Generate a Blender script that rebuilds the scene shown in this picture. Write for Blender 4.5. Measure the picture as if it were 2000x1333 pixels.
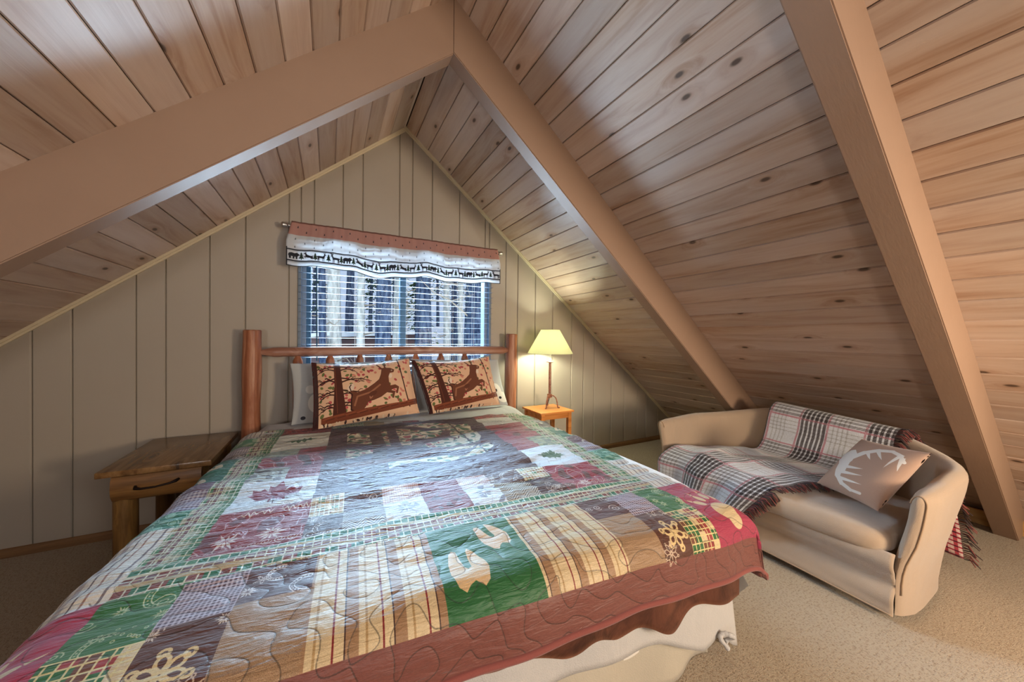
import bpy, bmesh, math, random
import numpy as np
from mathutils import Vector, Matrix

for o in list(bpy.data.objects):
    bpy.data.objects.remove(o)
scene = bpy.context.scene
COL = scene.collection
random.seed(4)
RNG = np.random.default_rng(11)

# ------------------------------------------------------------------ camera, world, lights, exposure
cam_data = bpy.data.cameras.new('camera')
cam = bpy.data.objects.new('camera', cam_data); COL.objects.link(cam)
YAW, PITCH, ROLL = 0.481961, -0.00951974, 0.0101119
fw = Vector((math.sin(YAW)*math.cos(PITCH), math.cos(YAW)*math.cos(PITCH), math.sin(PITCH)))
rt = Vector((math.cos(YAW), -math.sin(YAW), 0)); up = rt.cross(fw)
rt, up = rt*math.cos(ROLL)+up*math.sin(ROLL), up*math.cos(ROLL)-rt*math.sin(ROLL)
m = Matrix((rt, up, -fw)).transposed().to_4x4(); m.translation = Vector((0, -3.05, 1.2668))
cam.matrix_world = m
cam_data.sensor_width = 36; cam_data.lens = 36*682.78/2000; cam_data.clip_start = 0.02; cam_data.clip_end = 400
scene.camera = cam

world = bpy.data.worlds.new('sky'); scene.world = world; world.use_nodes = True
wn = world.node_tree; bg = wn.nodes['Background']
sky = wn.nodes.new('ShaderNodeTexSky'); sky.sky_type = 'NISHITA'; sky.sun_disc = False
sky.sun_elevation = math.radians(38); sky.sun_rotation = math.radians(150); sky.air_density = 1.0; sky.dust_density = 0.6
wn.links.new(sky.outputs[0], bg.inputs[0]); bg.inputs[1].default_value = 0.2

def light(name, kind, loc, power, color, size=None, aim=None, size_y=None):
    d = bpy.data.lights.new(name, kind); d.energy = power; d.color = color
    o = bpy.data.objects.new(name, d); COL.objects.link(o); o.location = loc
    if kind == 'AREA':
        d.size = size
        if size_y: d.shape = 'RECTANGLE'; d.size_y = size_y
    elif size is not None and kind != 'SUN': d.shadow_soft_size = size
    if aim is not None:
        o.rotation_euler = (Vector(aim)-Vector(loc)).to_track_quat('-Z', 'Y').to_euler()
    return o
sun = light('sun', 'SUN', (0, -8, 20), .75, (1.0, .93, .82), aim=(6, 14, 0)); sun.data.angle = math.radians(.6)
# portal that guides the daylight through the window opening
portal = light('window_portal', 'AREA', (.575, .16, 1.45), 1, (1, 1, 1), 1.54, aim=(.575, -1, 1.45), size_y=.95)
portal.data.cycles.is_portal = True
# area lamps added outside to boost window daylight: sky side above, snow side below
light('window_sky_fill', 'AREA', (.6, 3.8, 3.7), 3300, (.50, .74, 1.0), 4.0, aim=(.575, 0, 1.45), size_y=1.5)
light('window_snow_fill', 'AREA', (.6, 3.4, -.6), 1500, (.60, .80, 1.0), 4.0, aim=(.575, 0, 1.45), size_y=1.2)
# behind the camera: a warm room lamp, plus three added unseen fill lights
light('ceiling_fill_loft', 'AREA', (1.3, -5.0, 2.15), 34, (1.0, .98, .96), .9, aim=(.6, -1.4, .7))  # unseen fill, added for soft neutral ambient light
light('floor_lamp_loft', 'AREA', (2.0, -4.7, 1.2), 84, (1.0, .79, .56), .5, aim=(2.7, -2.3, 1.2))
light('left_fill_loft', 'POINT', (-.9, -4.0, 1.15), 44, (1.0, .95, .90), .15)  # unseen fill, added on the left to brighten the right roof slope
light('warm_fill_loft', 'POINT', (1.9, -4.4, 1.75), 7, (1.0, .92, .83), .18)  # weak warm fill, added to lift the ambient light
vs = scene.view_settings; vs.view_transform = 'Standard'; vs.look = 'None'; vs.exposure = 0.12; vs.gamma = 1.0; vs.use_curve_mapping = False

# ------------------------------------------------------------------ helpers
class MB:
    def __init__(s): s.v = []; s.f = []; s.uv = []; s.mi = []
    def add(s, verts, faces, uv=None, mi=0):
        n = len(s.v); s.v += [tuple(map(float, p)) for p in verts]
        s.uv += list(uv) if uv is not None else [(0, 0)]*len(verts)
        s.f += [tuple(i+n for i in f) for f in faces]; s.mi += [mi]*len(faces); return s
    def box(s, lo, hi, ch=0.0, M=None):
        bm = bmesh.new(); bmesh.ops.create_cube(bm, size=1)
        lo = Vector(lo); hi = Vector(hi)
        for v in bm.verts: v.co = Vector([(lo[i]+hi[i])/2+v.co[i]*(hi[i]-lo[i]) for i in range(3)])
        if ch > 0: bmesh.ops.bevel(bm, geom=bm.edges[:], offset=ch, segments=2, affect='EDGES', profile=.6)
        s.bm(bm, M); return s
    def bm(s, bm, M=None):
        bm.verts.index_update()
        if M: bm.transform(M)
        s.add([v.co for v in bm.verts], [[v.index for v in f.verts] for f in bm.faces]); bm.free()
    def prism(s, pts, y0, y1, axis='y'):
        n = len(pts)
        def P(p, t): return (p[0], t, p[1]) if axis == 'y' else ((p[0], p[1], t) if axis == 'z' else (t, p[0], p[1]))
        s.add([P(p, y0) for p in pts]+[P(p, y1) for p in pts],
              [list(range(n))[::-1], list(range(n, 2*n))]+[[i, (i+1) % n, n+(i+1) % n, n+i] for i in range(n)]); return s
    def tube(s, path, r, seg=10, closed=False, rfun=None, cap=True):
        path = [Vector(p) for p in path]; n = len(path); rings = []
        t0 = (path[1]-path[0]).normalized(); a = Vector((0, 0, 1)) if abs(t0.z) < .9 else Vector((1, 0, 0))
        nx = t0.cross(a).normalized()
        verts = []
        for i, p in enumerate(path):
            t = (path[min(i+1, n-1)]-path[max(i-1, 0)]).normalized()
            nx = (nx-t*nx.dot(t)).normalized(); ny = t.cross(nx)
            for k in range(seg):
                th = 2*math.pi*k/seg; rr = r[i] if hasattr(r, '__len__') else r
                if rfun: rr *= rfun(i, th)
                verts.append(p+(nx*math.cos(th)+ny*math.sin(th))*rr)
        faces = [[i*seg+k, i*seg+(k+1) % seg, (i+1)*seg+(k+1) % seg, (i+1)*seg+k] for i in range(n-1) for k in range(seg)]
        if cap: faces += [list(range(seg))[::-1], [(n-1)*seg+k for k in range(seg)]]
        s.add(verts, faces); return s
    def lathe(s, prof, c=(0, 0, 0), seg=32, cap=False):
        verts = [(c[0]+r*math.cos(2*math.pi*k/seg), c[1]+r*math.sin(2*math.pi*k/seg), c[2]+z) for r, z in prof for k in range(seg)]
        n = len(prof)
        faces = [[i*seg+k, i*seg+(k+1) % seg, (i+1)*seg+(k+1) % seg, (i+1)*seg+k] for i in range(n-1) for k in range(seg)]
        if cap: faces += [list(range(seg))[::-1], [(n-1)*seg+k for k in range(seg)]]
        s.add(verts, faces); return s
    def grid(s, P, UV=None, closed_u=False):
        nu, nv = len(P), len(P[0])
        verts = [P[i][j] for i in range(nu) for j in range(nv)]
        uv = [UV[i][j] for i in range(nu) for j in range(nv)] if UV is not None else None
        faces = []
        for i in range(nu if closed_u else nu-1):
            k = (i+1) % nu
            for j in range(nv-1): faces.append([i*nv+j, k*nv+j, k*nv+j+1, i*nv+j+1])
        s.add(verts, faces, uv); return s
    def build(s, name, material, parent=None, smooth=False, label=None, loc=None, angle=None):
        me = bpy.data.meshes.new(name); me.from_pydata(s.v, [], s.f); me.update()
        if any(u != (0, 0) for u in s.uv):
            ul = me.uv_layers.new(name='UVMap')
            idx = np.zeros(len(me.loops), dtype=np.int32); me.loops.foreach_get('vertex_index', idx)
            ul.data.foreach_set('uv', np.array(s.uv, dtype=np.float32)[idx].ravel())
        mats = material if isinstance(material, (list, tuple)) else [material]
        for q in mats: me.materials.append(q)
        if len(mats) > 1: me.polygons.foreach_set('material_index', np.array(s.mi, dtype=np.int32))
        bm = bmesh.new(); bm.from_mesh(me); bmesh.ops.recalc_face_normals(bm, faces=bm.faces[:]); bm.to_mesh(me); bm.free()
        if smooth:
            me.polygons.foreach_set('use_smooth', [True]*len(me.polygons))
            if angle: me.set_sharp_from_angle(angle=math.radians(angle))
        o = bpy.data.objects.new(name, me); COL.objects.link(o)
        if parent: o.parent = parent
        if loc: o.location = loc
        if label: o['label'] = label
        return o

def empty(name, loc=(0, 0, 0), rz=0):
    o = bpy.data.objects.new(name, None); COL.objects.link(o); o.location = loc; o.rotation_euler = (0, 0, rz); o.empty_display_size = .05
    return o
def tag(o, label, cat, group=None, kind=None):
    o['label'] = label; o['category'] = cat
    if group: o['group'] = group
    if kind: o['kind'] = kind
    return o
def struct(o): o['kind'] = 'structure'; return o
def lin(c): return tuple(((x/255)/12.92 if x/255 <= .04045 else ((x/255+.055)/1.055)**2.4) for x in c)

# ------------------------------------------------------------------ node materials
class N:
    def __init__(s, name, rough=.6, spec=.3, color=None, **kw):
        s.m = bpy.data.materials.new(name); s.m.use_nodes = True; s.t = s.m.node_tree; s.b = s.t.nodes['Principled BSDF']
        s.set('Roughness', rough); s.set('Specular IOR Level', spec)
        if color: s.set('Base Color', (*color, 1))
        for k, v in kw.items(): s.set(k.replace('_', ' '), v)
    def set(s, k, v):
        if hasattr(v, 'is_output'): s.t.links.new(v, s.b.inputs[k])
        else: s.b.inputs[k].default_value = v
    def n(s, typ, ins=None, out=0, **props):
        nd = s.t.nodes.new('ShaderNode'+typ)
        for k, v in props.items(): setattr(nd, k, v)
        for k, v in (ins or {}).items():
            if hasattr(v, 'is_output'): s.t.links.new(v, nd.inputs[k])
            else: nd.inputs[k].default_value = v
        return nd.outputs[out]
    def coord(s, w='Object'): return s.n('TexCoord', out={'Generated': 0, 'UV': 2, 'Object': 3}[w])
    def rand(s): return s.n('ObjectInfo', out=5)
    def mapping(s, v, scale=(1, 1, 1), loc=(0, 0, 0), rot=(0, 0, 0)): return s.n('Mapping', {0: v, 1: loc, 2: rot, 3: scale})
    def noise(s, v, scale, detail=3, rough=.55, dist=0): return s.n('TexNoise', {'Vector': v, 'Scale': scale, 'Detail': detail, 'Roughness': rough, 'Distortion': dist})
    def ramp(s, fac, stops):
        nd = s.t.nodes.new('ShaderNodeValToRGB'); s.t.links.new(fac, nd.inputs[0]); cr = nd.color_ramp
        while len(cr.elements) < len(stops): cr.elements.new(.5)
        for e, (p, c) in zip(cr.elements, stops):
            e.position = p; e.color = (*c, 1) if hasattr(c, '__len__') else (c, c, c, 1)
        return nd.outputs[0]
    def mix(s, fac, a, b, mode='MIX'):
        nd = s.t.nodes.new('ShaderNodeMix'); nd.data_type = 'RGBA'; nd.blend_type = mode
        for i, v in ((0, fac), (6, a), (7, b)):
            if hasattr(v, 'is_output'): s.t.links.new(v, nd.inputs[i])
            else: nd.inputs[i].default_value = (*v, 1) if hasattr(v, '__len__') and len(v) == 3 else v
        return nd.outputs[2]
    def math(s, op, a, b=0.0):
        nd = s.t.nodes.new('ShaderNodeMath'); nd.operation = op
        for i, v in ((0, a), (1, b)):
            if hasattr(v, 'is_output'): s.t.links.new(v, nd.inputs[i])
            else: nd.inputs[i].default_value = v
        return nd.outputs[0]
    def bump(s, h, strength=.3, dist=.01, normal=None):
        ins = {'Height': h, 'Strength': strength, 'Distance': dist}
        if normal is not None: ins['Normal'] = normal
        o = s.n('Bump', ins); s.set('Normal', o); return o

def wood(name, base, dark, light, axis='y', knots=True, rough=.55, spec=.3, wash=None, grain=1.0, across=4.0, along=2.2, bumpy=.15, knot_col=(.05, .028, .016), ring=None):
    w = N(name, rough, spec); c = w.coord('Object'); r = w.rand()
    off = w.n('CombineXYZ', {0: w.math('MULTIPLY', r, 37.0), 1: w.math('MULTIPLY', r, 91.0), 2: w.math('MULTIPLY', r, 13.0)})
    p = w.n('VectorMath', {0: c, 1: off}, operation='ADD')
    sc = {'x': (1.2, 14, 14), 'y': (14, 1.2, 14), 'z': (14, 14, 1.2)}[axis]
    if knots:
        ks = {'x': (along, across, across), 'y': (across, along, across), 'z': (across, across, along)}[axis]
        kv = w.mapping(p, ks)
        kd = w.n('TexVoronoi', {'Vector': kv, 'Scale': 1.0, 'Randomness': 1.0}, out=0, voronoi_dimensions='3D' if axis == 'z' else '2D') if axis != 'x' else w.n('TexVoronoi', {'Vector': kv, 'Scale': 1.0}, out=0, voronoi_dimensions='2D')
        swirl = w.math('MULTIPLY', w.math('POWER', w.math('SUBTRACT', 1.0, w.math('MINIMUM', w.math('MULTIPLY', kd, 4.0), 1.0)), 2.0), .9)
        g = w.mapping(p, sc); g = w.n('VectorMath', {0: g, 1: w.n('CombineXYZ', {0: swirl, 1: swirl, 2: swirl})}, operation='ADD')
    else: g = w.mapping(p, sc)
    n1 = w.noise(g, 1.6*grain, 5, .6, .4); n2 = w.noise(w.mapping(p, tuple(x*.33 for x in sc)), 1.0, 2)
    n3 = w.noise(w.mapping(p, tuple(x*(6 if x > 5 else 1.5) for x in sc)), 1.0, 2)
    col = w.ramp(n1, [(.28, dark), (.5, base), (.75, light)])
    col = w.mix(w.math('MULTIPLY', n3, .35), col, dark)
    tone = w.ramp(r, [(0, .82), (1, 1.14)])
    if wash: col = w.mix(w.ramp(n2, [(.35, 0), (.68, .62)]), col, wash)
    col = w.mix(1.0, col, tone, 'MULTIPLY')
    if knots:
        halo = w.ramp(kd, [(.025, 1.0), (.12, 0.0)]); core = w.ramp(kd, [(.022, 1.0), (.042, 0.0)])
        col = w.mix(w.math('MULTIPLY', halo, .55), col, dark); col = w.mix(w.math('MULTIPLY', core, .85), col, knot_col)
    w.set('Base Color', col); w.bump(n3, bumpy, .004); return w.m

def img_mat(name, arr, rough=.85, spec=.2, bump=None, sheen=.2, transl=0.0, micro=None, bdist=.004):
    h, wd = arr.shape[:2]
    im = bpy.data.images.new(name, wd, h, alpha=False, float_buffer=False)
    px = np.ones((h, wd, 4), dtype=np.float32); px[..., :3] = np.clip(arr, 0, 255)/255.0
    im.pixels.foreach_set(px[::-1].ravel()); im.update(); im.pack()
    w = N(name, rough, spec); w.set('Sheen Weight', sheen); w.set('Sheen Roughness', .5)
    t = w.t.nodes.new('ShaderNodeTexImage'); t.image = im; t.extension = 'EXTEND'
    w.t.links.new(w.coord('UV'), t.inputs[0]); w.set('Base Color', t.outputs[0])
    if bump == 'quilt':
        uv = w.coord('UV'); sh_ = 0.5*(1.405+.70)
        hy, hx_ = np.mgrid[0:1052, 0:1380]; fx, fy = hx_/500-1.38, hy/500-.70
        v1, g1 = waves(91, 18, 34, 74)(fx, fy); v2, g2 = waves(92, 18, 26, 58)(fx, fy); v_ = np.where(fy > .93, np.abs(v1)/(g1+1e-6), np.abs(v2)/(g2+1e-6))
        hm_ = np.sqrt(np.clip(v_/.016, 0, 1)); him = bpy.data.images.new(name+'_stitch_height', 1380, 1052, float_buffer=False); him.colorspace_settings.name = 'Non-Color'
        hp_ = np.ones((1052, 1380, 4), dtype=np.float32); hp_[..., :3] = hm_[..., None]; him.pixels.foreach_set(hp_[::-1].ravel()); him.update(); him.pack()
        ht = w.t.nodes.new('ShaderNodeTexImage'); ht.image = him; ht.extension = 'EXTEND'; w.t.links.new(uv, ht.inputs[0])
        a = w.noise(w.mapping(uv, (26, 110, 1)), 1.0, 3, .55, 1.2); b = w.noise(w.mapping(uv, (90, 230, 1)), 1.0, 2, .5, .8)
        foot = w.ramp(w.n('SeparateXYZ', {0: uv}, out=1), [(.17, .28), (.24, 1.0)])     # the tucked foot end lies flatter than the rumpled top
        h_ = w.math('MULTIPLY', w.math('ADD', a, w.math('MULTIPLY', b, .35)), foot); h_ = w.math('ADD', h_, w.math('MULTIPLY', ht.outputs[0], .11)); w.bump(h_, .9, .018)
    elif bump:
        uv = w.coord('Object'); h_ = w.noise(uv, bump, 3); w.bump(h_, .35, bdist)
    if transl > 0:
        out = w.t.nodes['Material Output']; tr = w.t.nodes.new('ShaderNodeBsdfTranslucent'); mx = w.t.nodes.new('ShaderNodeMixShader')
        w.t.links.new(t.outputs[0], tr.inputs[0]); mx.inputs[0].default_value = transl
        w.t.links.new(w.b.outputs[0], mx.inputs[1]); w.t.links.new(tr.outputs[0], mx.inputs[2]); w.t.links.new(mx.outputs[0], out.inputs[0])
    return w.m

def fabric(name, color, rough=.85, scale=260, strength=.25, sheen=.25, fold=0, spec=.2):
    w = N(name, rough, spec); c = w.coord('Object'); n1 = w.noise(c, 3.0, 3)
    w.set('Base Color', w.mix(w.ramp(n1, [(.3, 0), (.7, .25)]), color, tuple(x*.82 for x in color)))
    w.set('Sheen Weight', sheen); h = w.noise(c, scale, 2)
    if fold: h = w.math('ADD', w.math('MULTIPLY', h, .15), w.noise(w.mapping(c, (1, 1, .45)), fold, 3, .5, .6)); w.bump(h, strength*1.7, .025)
    else: w.bump(h, strength, .003)
    return w.m

M = {}
M['plank'] = wood('pickled_pine', lin((190, 164, 144)), lin((158, 122, 96)), lin((204, 184, 168)), 'y', True, .42, .35, wash=lin((198, 184, 176)), across=3.2, along=1.5)
M['deck'] = N('dark_deck', .9, .1, lin((60, 42, 30))).m
w = N('painted_beam', .5, .35); c = w.coord('Object'); nn = w.noise(c, 5, 4)
w.set('Base Color', w.mix(w.ramp(nn, [(.4, 0), (.75, .3)]), lin((150, 124, 106)), lin((140, 114, 97)))); w.bump(w.noise(w.mapping(c, (8, 40, 8)), 3, 3), .12, .004); M['beam'] = w.m
w = N('painted_panel', .5, .3); c = w.coord('Object'); nn = w.noise(c, 2.0, 2)
w.set('Base Color', w.mix(w.ramp(nn, [(.35, 0), (.7, .3)]), lin((170, 160, 147)), lin((162, 151, 137)))); w.bump(w.noise(w.mapping(c, (60, 60, 3)), 2, 3), .08, .002); M['panel'] = w.m
M['panel_back'] = N('panel_backing', .8, .1, lin((190, 178, 156))).m
M['trim'] = N('cream_trim', .45, .35, lin((214, 200, 172))).m
M['base'] = wood('stained_baseboard', lin((140, 104, 70)), lin((104, 74, 48)), lin((160, 124, 86)), 'x', False)
M['kick'] = wood('pine_kickboard', lin((176, 138, 84)), lin((140, 104, 60)), lin((190, 152, 100)), 'y', False)
# carpet
w = N('speckled_carpet', .95, .05); c = w.coord('Object'); big = w.noise(c, 1.6, 3); sp = w.noise(c, 120, 2, .6); sp2 = w.noise(c, 62, 2, .7)
col = w.mix(w.ramp(big, [(.3, 0), (.7, .5)]), lin((176, 160, 137)), lin((160, 143, 120)))
col = w.mix(w.ramp(sp, [(.36, .7), (.46, 0)]), col, lin((118, 94, 70))); col = w.mix(w.ramp(sp2, [(.34, .5), (.45, 0)]), col, lin((140, 116, 90)))
w.set('Base Color', col); w.set('Sheen Weight', .2); w.bump(w.math('ADD', sp, w.noise(c, 330, 2)), .8, .006); M['carpet'] = w.m
M['log'] = wood('cedar_log', lin((166, 106, 76)), lin((104, 52, 32)), lin((212, 164, 130)), 'z', True, .42, .35, across=6, along=2.0, bumpy=.2)
M['log_x'] = wood('cedar_rail_log', lin((170, 122, 100)), lin((120, 72, 54)), lin((208, 168, 146)), 'x', True, .35, .4, across=6, along=2.0, bumpy=.2)
M['rustic'] = wood('stained_rustic_wood', lin((140, 104, 64)), lin((84, 54, 30)), lin((176, 138, 92)), 'y', True, .26, .45, across=5, along=1.6)
M['rustic_z'] = wood('stained_rustic_log', lin((142, 106, 58)), lin((78, 50, 24)), lin((178, 138, 80)), 'z', True, .4, .4, across=7, along=2)
M['rustic_x'] = wood('stained_drawer_log', lin((150, 106, 58)), lin((84, 50, 24)), lin((182, 136, 78)), 'x', True, .38, .4, across=6, along=2)
M['orange'] = wood('honey_pine', lin((216, 142, 74)), lin((180, 106, 50)), lin((232, 164, 96)), 'x', False, .35, .4)
w = N('rusted_iron', .6, .4, Metallic=.15); w.set('Base Color', w.ramp(w.noise(w.coord(), 60, 4), [(.35, lin((128, 78, 64))), (.65, lin((172, 120, 100)))])); M['rust'] = w.m
M['iron'] = N('black_iron', .5, .4, lin((46, 34, 30)), Metallic=.6).m
M['steel'] = N('brushed_nickel', .28, .5, lin((190, 186, 180)), Metallic=1.0).m
M['vinyl'] = N('dimmed_vinyl', .45, .35, lin((112, 124, 136))).m  # white vinyl darkened to blue-grey, its dimness put into the colour
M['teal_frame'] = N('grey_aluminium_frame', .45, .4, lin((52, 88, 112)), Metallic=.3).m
w = N('dimmed_blind_slat', .5, .3, lin((104, 116, 130))); M['slat'] = w.m  # white slats coloured blue-grey, with their shaded look in the base colour
M['cord'] = N('white_cord', .8, .2, lin((215, 214, 208))).m
w = N('window_glass', .02, .5, (1, 1, 1)); tp = w.n('BsdfTransparent', {0: (.94, .97, .98, 1)}); gl = w.n('BsdfGlossy', {0: (1, 1, 1, 1), 'Roughness': .03})
w.t.links.new(w.n('MixShader', {0: .0005, 1: tp, 2: gl}), w.t.nodes['Material Output'].inputs[0]); M['glass'] = w.m
M['sheet'] = fabric('white_sheet', lin((184, 182, 180)), .9, 300, .35, .15, fold=7)
M['skirt'] = fabric('cream_bed_skirt', lin((180, 172, 156)), .9, 300, .3, .15, fold=6)
M['slip'] = fabric('beige_slipcover', lin((174, 152, 130)), .62, 500, .35, .5, fold=5)
M['slip_seam'] = fabric('slipcover_piping', lin((168, 142, 116)), .7)
M['mattress'] = fabric('mattress_ticking', lin((220, 216, 208)))
w = N('brown_velvet', .55, .25); c = w.coord(); nn = w.noise(c, 9, 4, .6, .8)
w.set('Base Color', w.ramp(nn, [(.35, lin((50, 26, 20))), (.7, lin((96, 56, 42)))])); w.set('Sheen Weight', .4); w.set('Sheen Tint', (*lin((190, 130, 100)), 1)); w.bump(nn, .3, .02); M['velvet'] = w.m
M['fringe'] = fabric('wool_fringe', lin((120, 60, 56)), .95, 400)
M['dark_fringe'] = fabric('dark_wool_fringe', lin((52, 36, 36)), .95, 400)
w = N('lampshade', .8, .1); w.set('Base Color', (*lin((236, 240, 216)), 1))
out = w.t.nodes['Material Output']; tr = w.t.nodes.new('ShaderNodeBsdfTranslucent'); tr.inputs[0].default_value = (*lin((240, 238, 208)), 1); mx = w.t.nodes.new('ShaderNodeMixShader'); mx.inputs[0].default_value = .55
w.t.links.new(w.b.outputs[0], mx.inputs[1]); w.t.links.new(tr.outputs[0], mx.inputs[2]); w.t.links.new(mx.outputs[0], out.inputs[0]); M['shade'] = w.m
w = N('lamp_bulb', .5, .2, (1, 1, 1)); w.set('Emission Color', (.97, 1.0, .78, 1)); w.set('Emission Strength', 24.0); M['bulb'] = w.m
w = N('snow', .8, .2); c = w.coord(); w.set('Base Color', w.ramp(w.noise(c, .8, 4), [(.35, lin((214, 220, 232))), (.62, lin((236, 236, 236))), (.78, lin((120, 122, 126)))])); w.bump(w.noise(c, 1.2, 4), .6, .2); M['snow'] = w.m
def bark(name, a, b): 
    w = N(name, .9, .1); c = w.coord(); nn = w.noise(w.mapping(c, (6, 6, 1.2)), 2.2, 5, .65); w.set('Base Color', w.ramp(nn, [(.38, a), (.62, b)])); w.bump(nn, .8, .05); return w.m
M['bark'] = bark('shaded_pine_bark', lin((46, 56, 80)), lin((104, 114, 136))); M['pale_bark'] = bark('pale_bark', lin((190, 186, 180)), lin((240, 238, 232)))  # pine bark tinted blue: its shade is put into the colour
M['twig'] = N('bare_twig', .8, .2, lin((188, 170, 150))).m
w = N('pine_needles', .8, .1); w.set('Base Color', w.ramp(w.rand(), [(0, lin((48, 70, 50))), (1, lin((92, 106, 70)))])); M['needle'] = w.m
M['cabin'] = wood('cabin_siding', lin((110, 84, 84)), lin((78, 60, 66)), lin((128, 100, 96)), 'x', False)
# ------------------------------------------------------------------ the room shell
ZR, XR, S = 3.0302, .56505, .8283
HYP = math.hypot(1, S); CC, SS = 1/HYP, S/HYP
XL, XRT = XR-ZR/S, XR+ZR/S
Y1 = -6.4
def roof(x): return ZR-S*abs(x-XR)
fl = MB().box((XL-.2, Y1-.1, -.12), (XRT+.2, .12, 0)).build('floor', M['carpet']); struct(fl)

ceiling = struct(empty('ceiling', (XR, 0, ZR)))
def side_matrix(right, t, y, dz=0.0):
    ex = Vector((CC if right else -CC, 0, -SS)); ey = Vector((0, 1 if right else -1, 0)); ez = ex.cross(ey)
    p = Vector((XR, y, ZR))+ex*t+ez*dz
    mm = Matrix((ex, ey, ez)).transposed().to_4x4(); mm.translation = p-Vector((XR, 0, ZR)); return mm
PW = .132; LEN = -Y1
def plank_mesh(wd):
    b = MB(); g = .0012; ch = .0055; t = .02; h = LEN/2
    pts = [(g, t), (g, ch*1.1), (ch, 0), (wd-ch, 0), (wd-g, ch*1.1), (wd-g, t)]
    b.prism(pts, -h, h); return b
proto = None
def planks(right, first, n):
    global proto
    edges = [0.0]+[first+PW*k for k in range(n)]
    for i in range(len(edges)-1):
        t0, wd = edges[i], edges[i+1]-edges[i]
        if abs(wd-PW) < 1e-6:
            if proto is None: proto = plank_mesh(PW).build('plank', M['plank'], ceiling); o = proto
            else: o = proto.copy(); COL.objects.link(o)
        else: o = plank_mesh(wd).build('plank', M['plank'], ceiling)
        o.matrix_local = side_matrix(right, t0, Y1/2, random.uniform(-.0012, .0012))
planks(True, .106, 36); planks(False, .027, 36)
for right in (True, False):
    sg = 1 if right else -1
    e = XRT+.25 if right else XL-.25
    k = lambda x, d: (x, ZR-S*abs(x-XR)+d)
    MB().prism([(XR, ZR+.022*HYP), k(e, .022*HYP), k(e, .16), (XR, ZR+.16)], Y1-.1, .1).build('roof_deck', M['deck'], ceiling).location = (-XR, 0, -ZR)
def rafter(right, y0, y1, depth):
    sg = 1 if right else -1
    xa = XR+sg*.0015; d = depth*HYP; xe = XRT if right else XL
    b = MB(); P = [(xa, ZR), (xe, 0.0), (xe-sg*d/S, 0.0), (xa, ZR-d)]
    bm = bmesh.new(); vs_ = [bm.verts.new((x, y0, z)) for x, z in P]; f = bm.faces.new(vs_)
    r = bmesh.ops.extrude_face_region(bm, geom=[f]); bmesh.ops.translate(bm, vec=(0, y1-y0, 0), verts=[v for v in r['geom'] if isinstance(v, bmesh.types.BMVert)])
    bmesh.ops.bevel(bm, geom=[e for e in bm.edges if abs((e.verts[0].co-e.verts[1].co).y) < 1e-4 and min(e.verts[0].co.z, e.verts[1].co.z) <= .01 and max(e.verts[0].co.z, e.verts[1].co.z) < ZR-.02], offset=.004, segments=2, affect='EDGES')
    b.bm(bm); o = b.build('rafter', M['beam'], ceiling); o.location = (-XR, 0, -ZR); return o
rafter(False, -1.285, -1.195, .228)['label'] = 'painted rafter crossing in front of the left roof slope'
rafter(True, -1.285, -1.195, .222)['label'] = 'painted rafter running down behind the loveseat'
rafter(True, -2.59, -2.49, .205)['label'] = 'painted rafter in front of the loveseat, warmly lit'
rafter(False, -2.59, -2.49, .205)
for y in (-3.9, -5.2):
    for rr in (True, False): rafter(rr, y-.1, y, .205)

# back wall: vertical panels of uneven widths around the window
WX0, WX1, WZ0, WZ1 = -.19, 1.345, .98, 1.92
wall = struct(empty('wall_back', (XR, 0, 0)))
grooves = [-3.1, -2.9, -2.72, -2.5, -2.29, -2.08, -1.9, -1.7, -1.512, -1.354, -1.08, -.941, -.72, -.5245, -.266, -.105, .091, .234, .518, .625, .795, 1.046, 1.30, 1.522, 1.655, 1.86, 2.074, 2.322, 2.489, 2.643, 2.902, 3.105, 3.322, 3.469, 3.68, 3.9, 4.1, 4.23]
def panel(x0, x1, zb, zt):
    """zb: number; zt: None = up to the roof"""
    g = .002
    a, c = x0+g, x1-g
    def poly(i):
        p = [(a+i, zb), (c-i, zb)]
        if zt is not None: p += [(c-i, zt), (a+i, zt)]
        else:
            p.append((c-i, max(roof(c-i), zb+.001)))
            if a+i < XR < c-i: p.append((XR, ZR))
            p.append((a+i, max(roof(a+i), zb+.001)))
        return p
    b = MB(); front = poly(.005); back = poly(0); n = len(front)
    V = [(x, -.0, z) for x, z in front]+[(x, .006, z) for x, z in back]+[(x, .014, z) for x, z in back]
    F = [list(range(n))]+[[i, (i+1) % n, n+(i+1) % n, n+i] for i in range(n)]+[[n+i, n+(i+1) % n, 2*n+(i+1) % n, 2*n+i] for i in range(n)]+[list(range(2*n, 3*n))[::-1]]
    b.add(V, F); o = b.build('panel', M['panel'], wall); o.location = (-XR, 0, 0)
for x0, x1 in zip(grooves[:-1], grooves[1:]):
    segs = sorted(set([x0, x1]+[q for q in (WX0, WX1) if x0 < q < x1]))
    for a, c in zip(segs[:-1], segs[1:]):
        mid = (a+c)/2
        if WX0 < mid < WX1: panel(a, c, 0, WZ0); panel(a, c, WZ1, None)
        else: panel(a, c, 0, None)
bk = MB()
for pts in ([(XL-.2, -.1), (WX0, -.1), (WX0, roof(WX0)+.1), (XL-.2, 0.0)], [(WX1, -.1), (XRT+.2, -.1), (XRT+.2, 0.0), (WX1, roof(WX1)+.1)],
            [(WX0, -.1), (WX1, -.1), (WX1, WZ0), (WX0, WZ0)], [(WX0, WZ1), (WX1, WZ1), (WX1, roof(WX1)+.1), (XR, ZR+.1), (WX0, roof(WX0)+.1)]):
    bk.prism(pts, .0135, .13)
bk.build('wall_backing', M['panel_back'], wall).location = (-XR, 0, 0)
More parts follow.
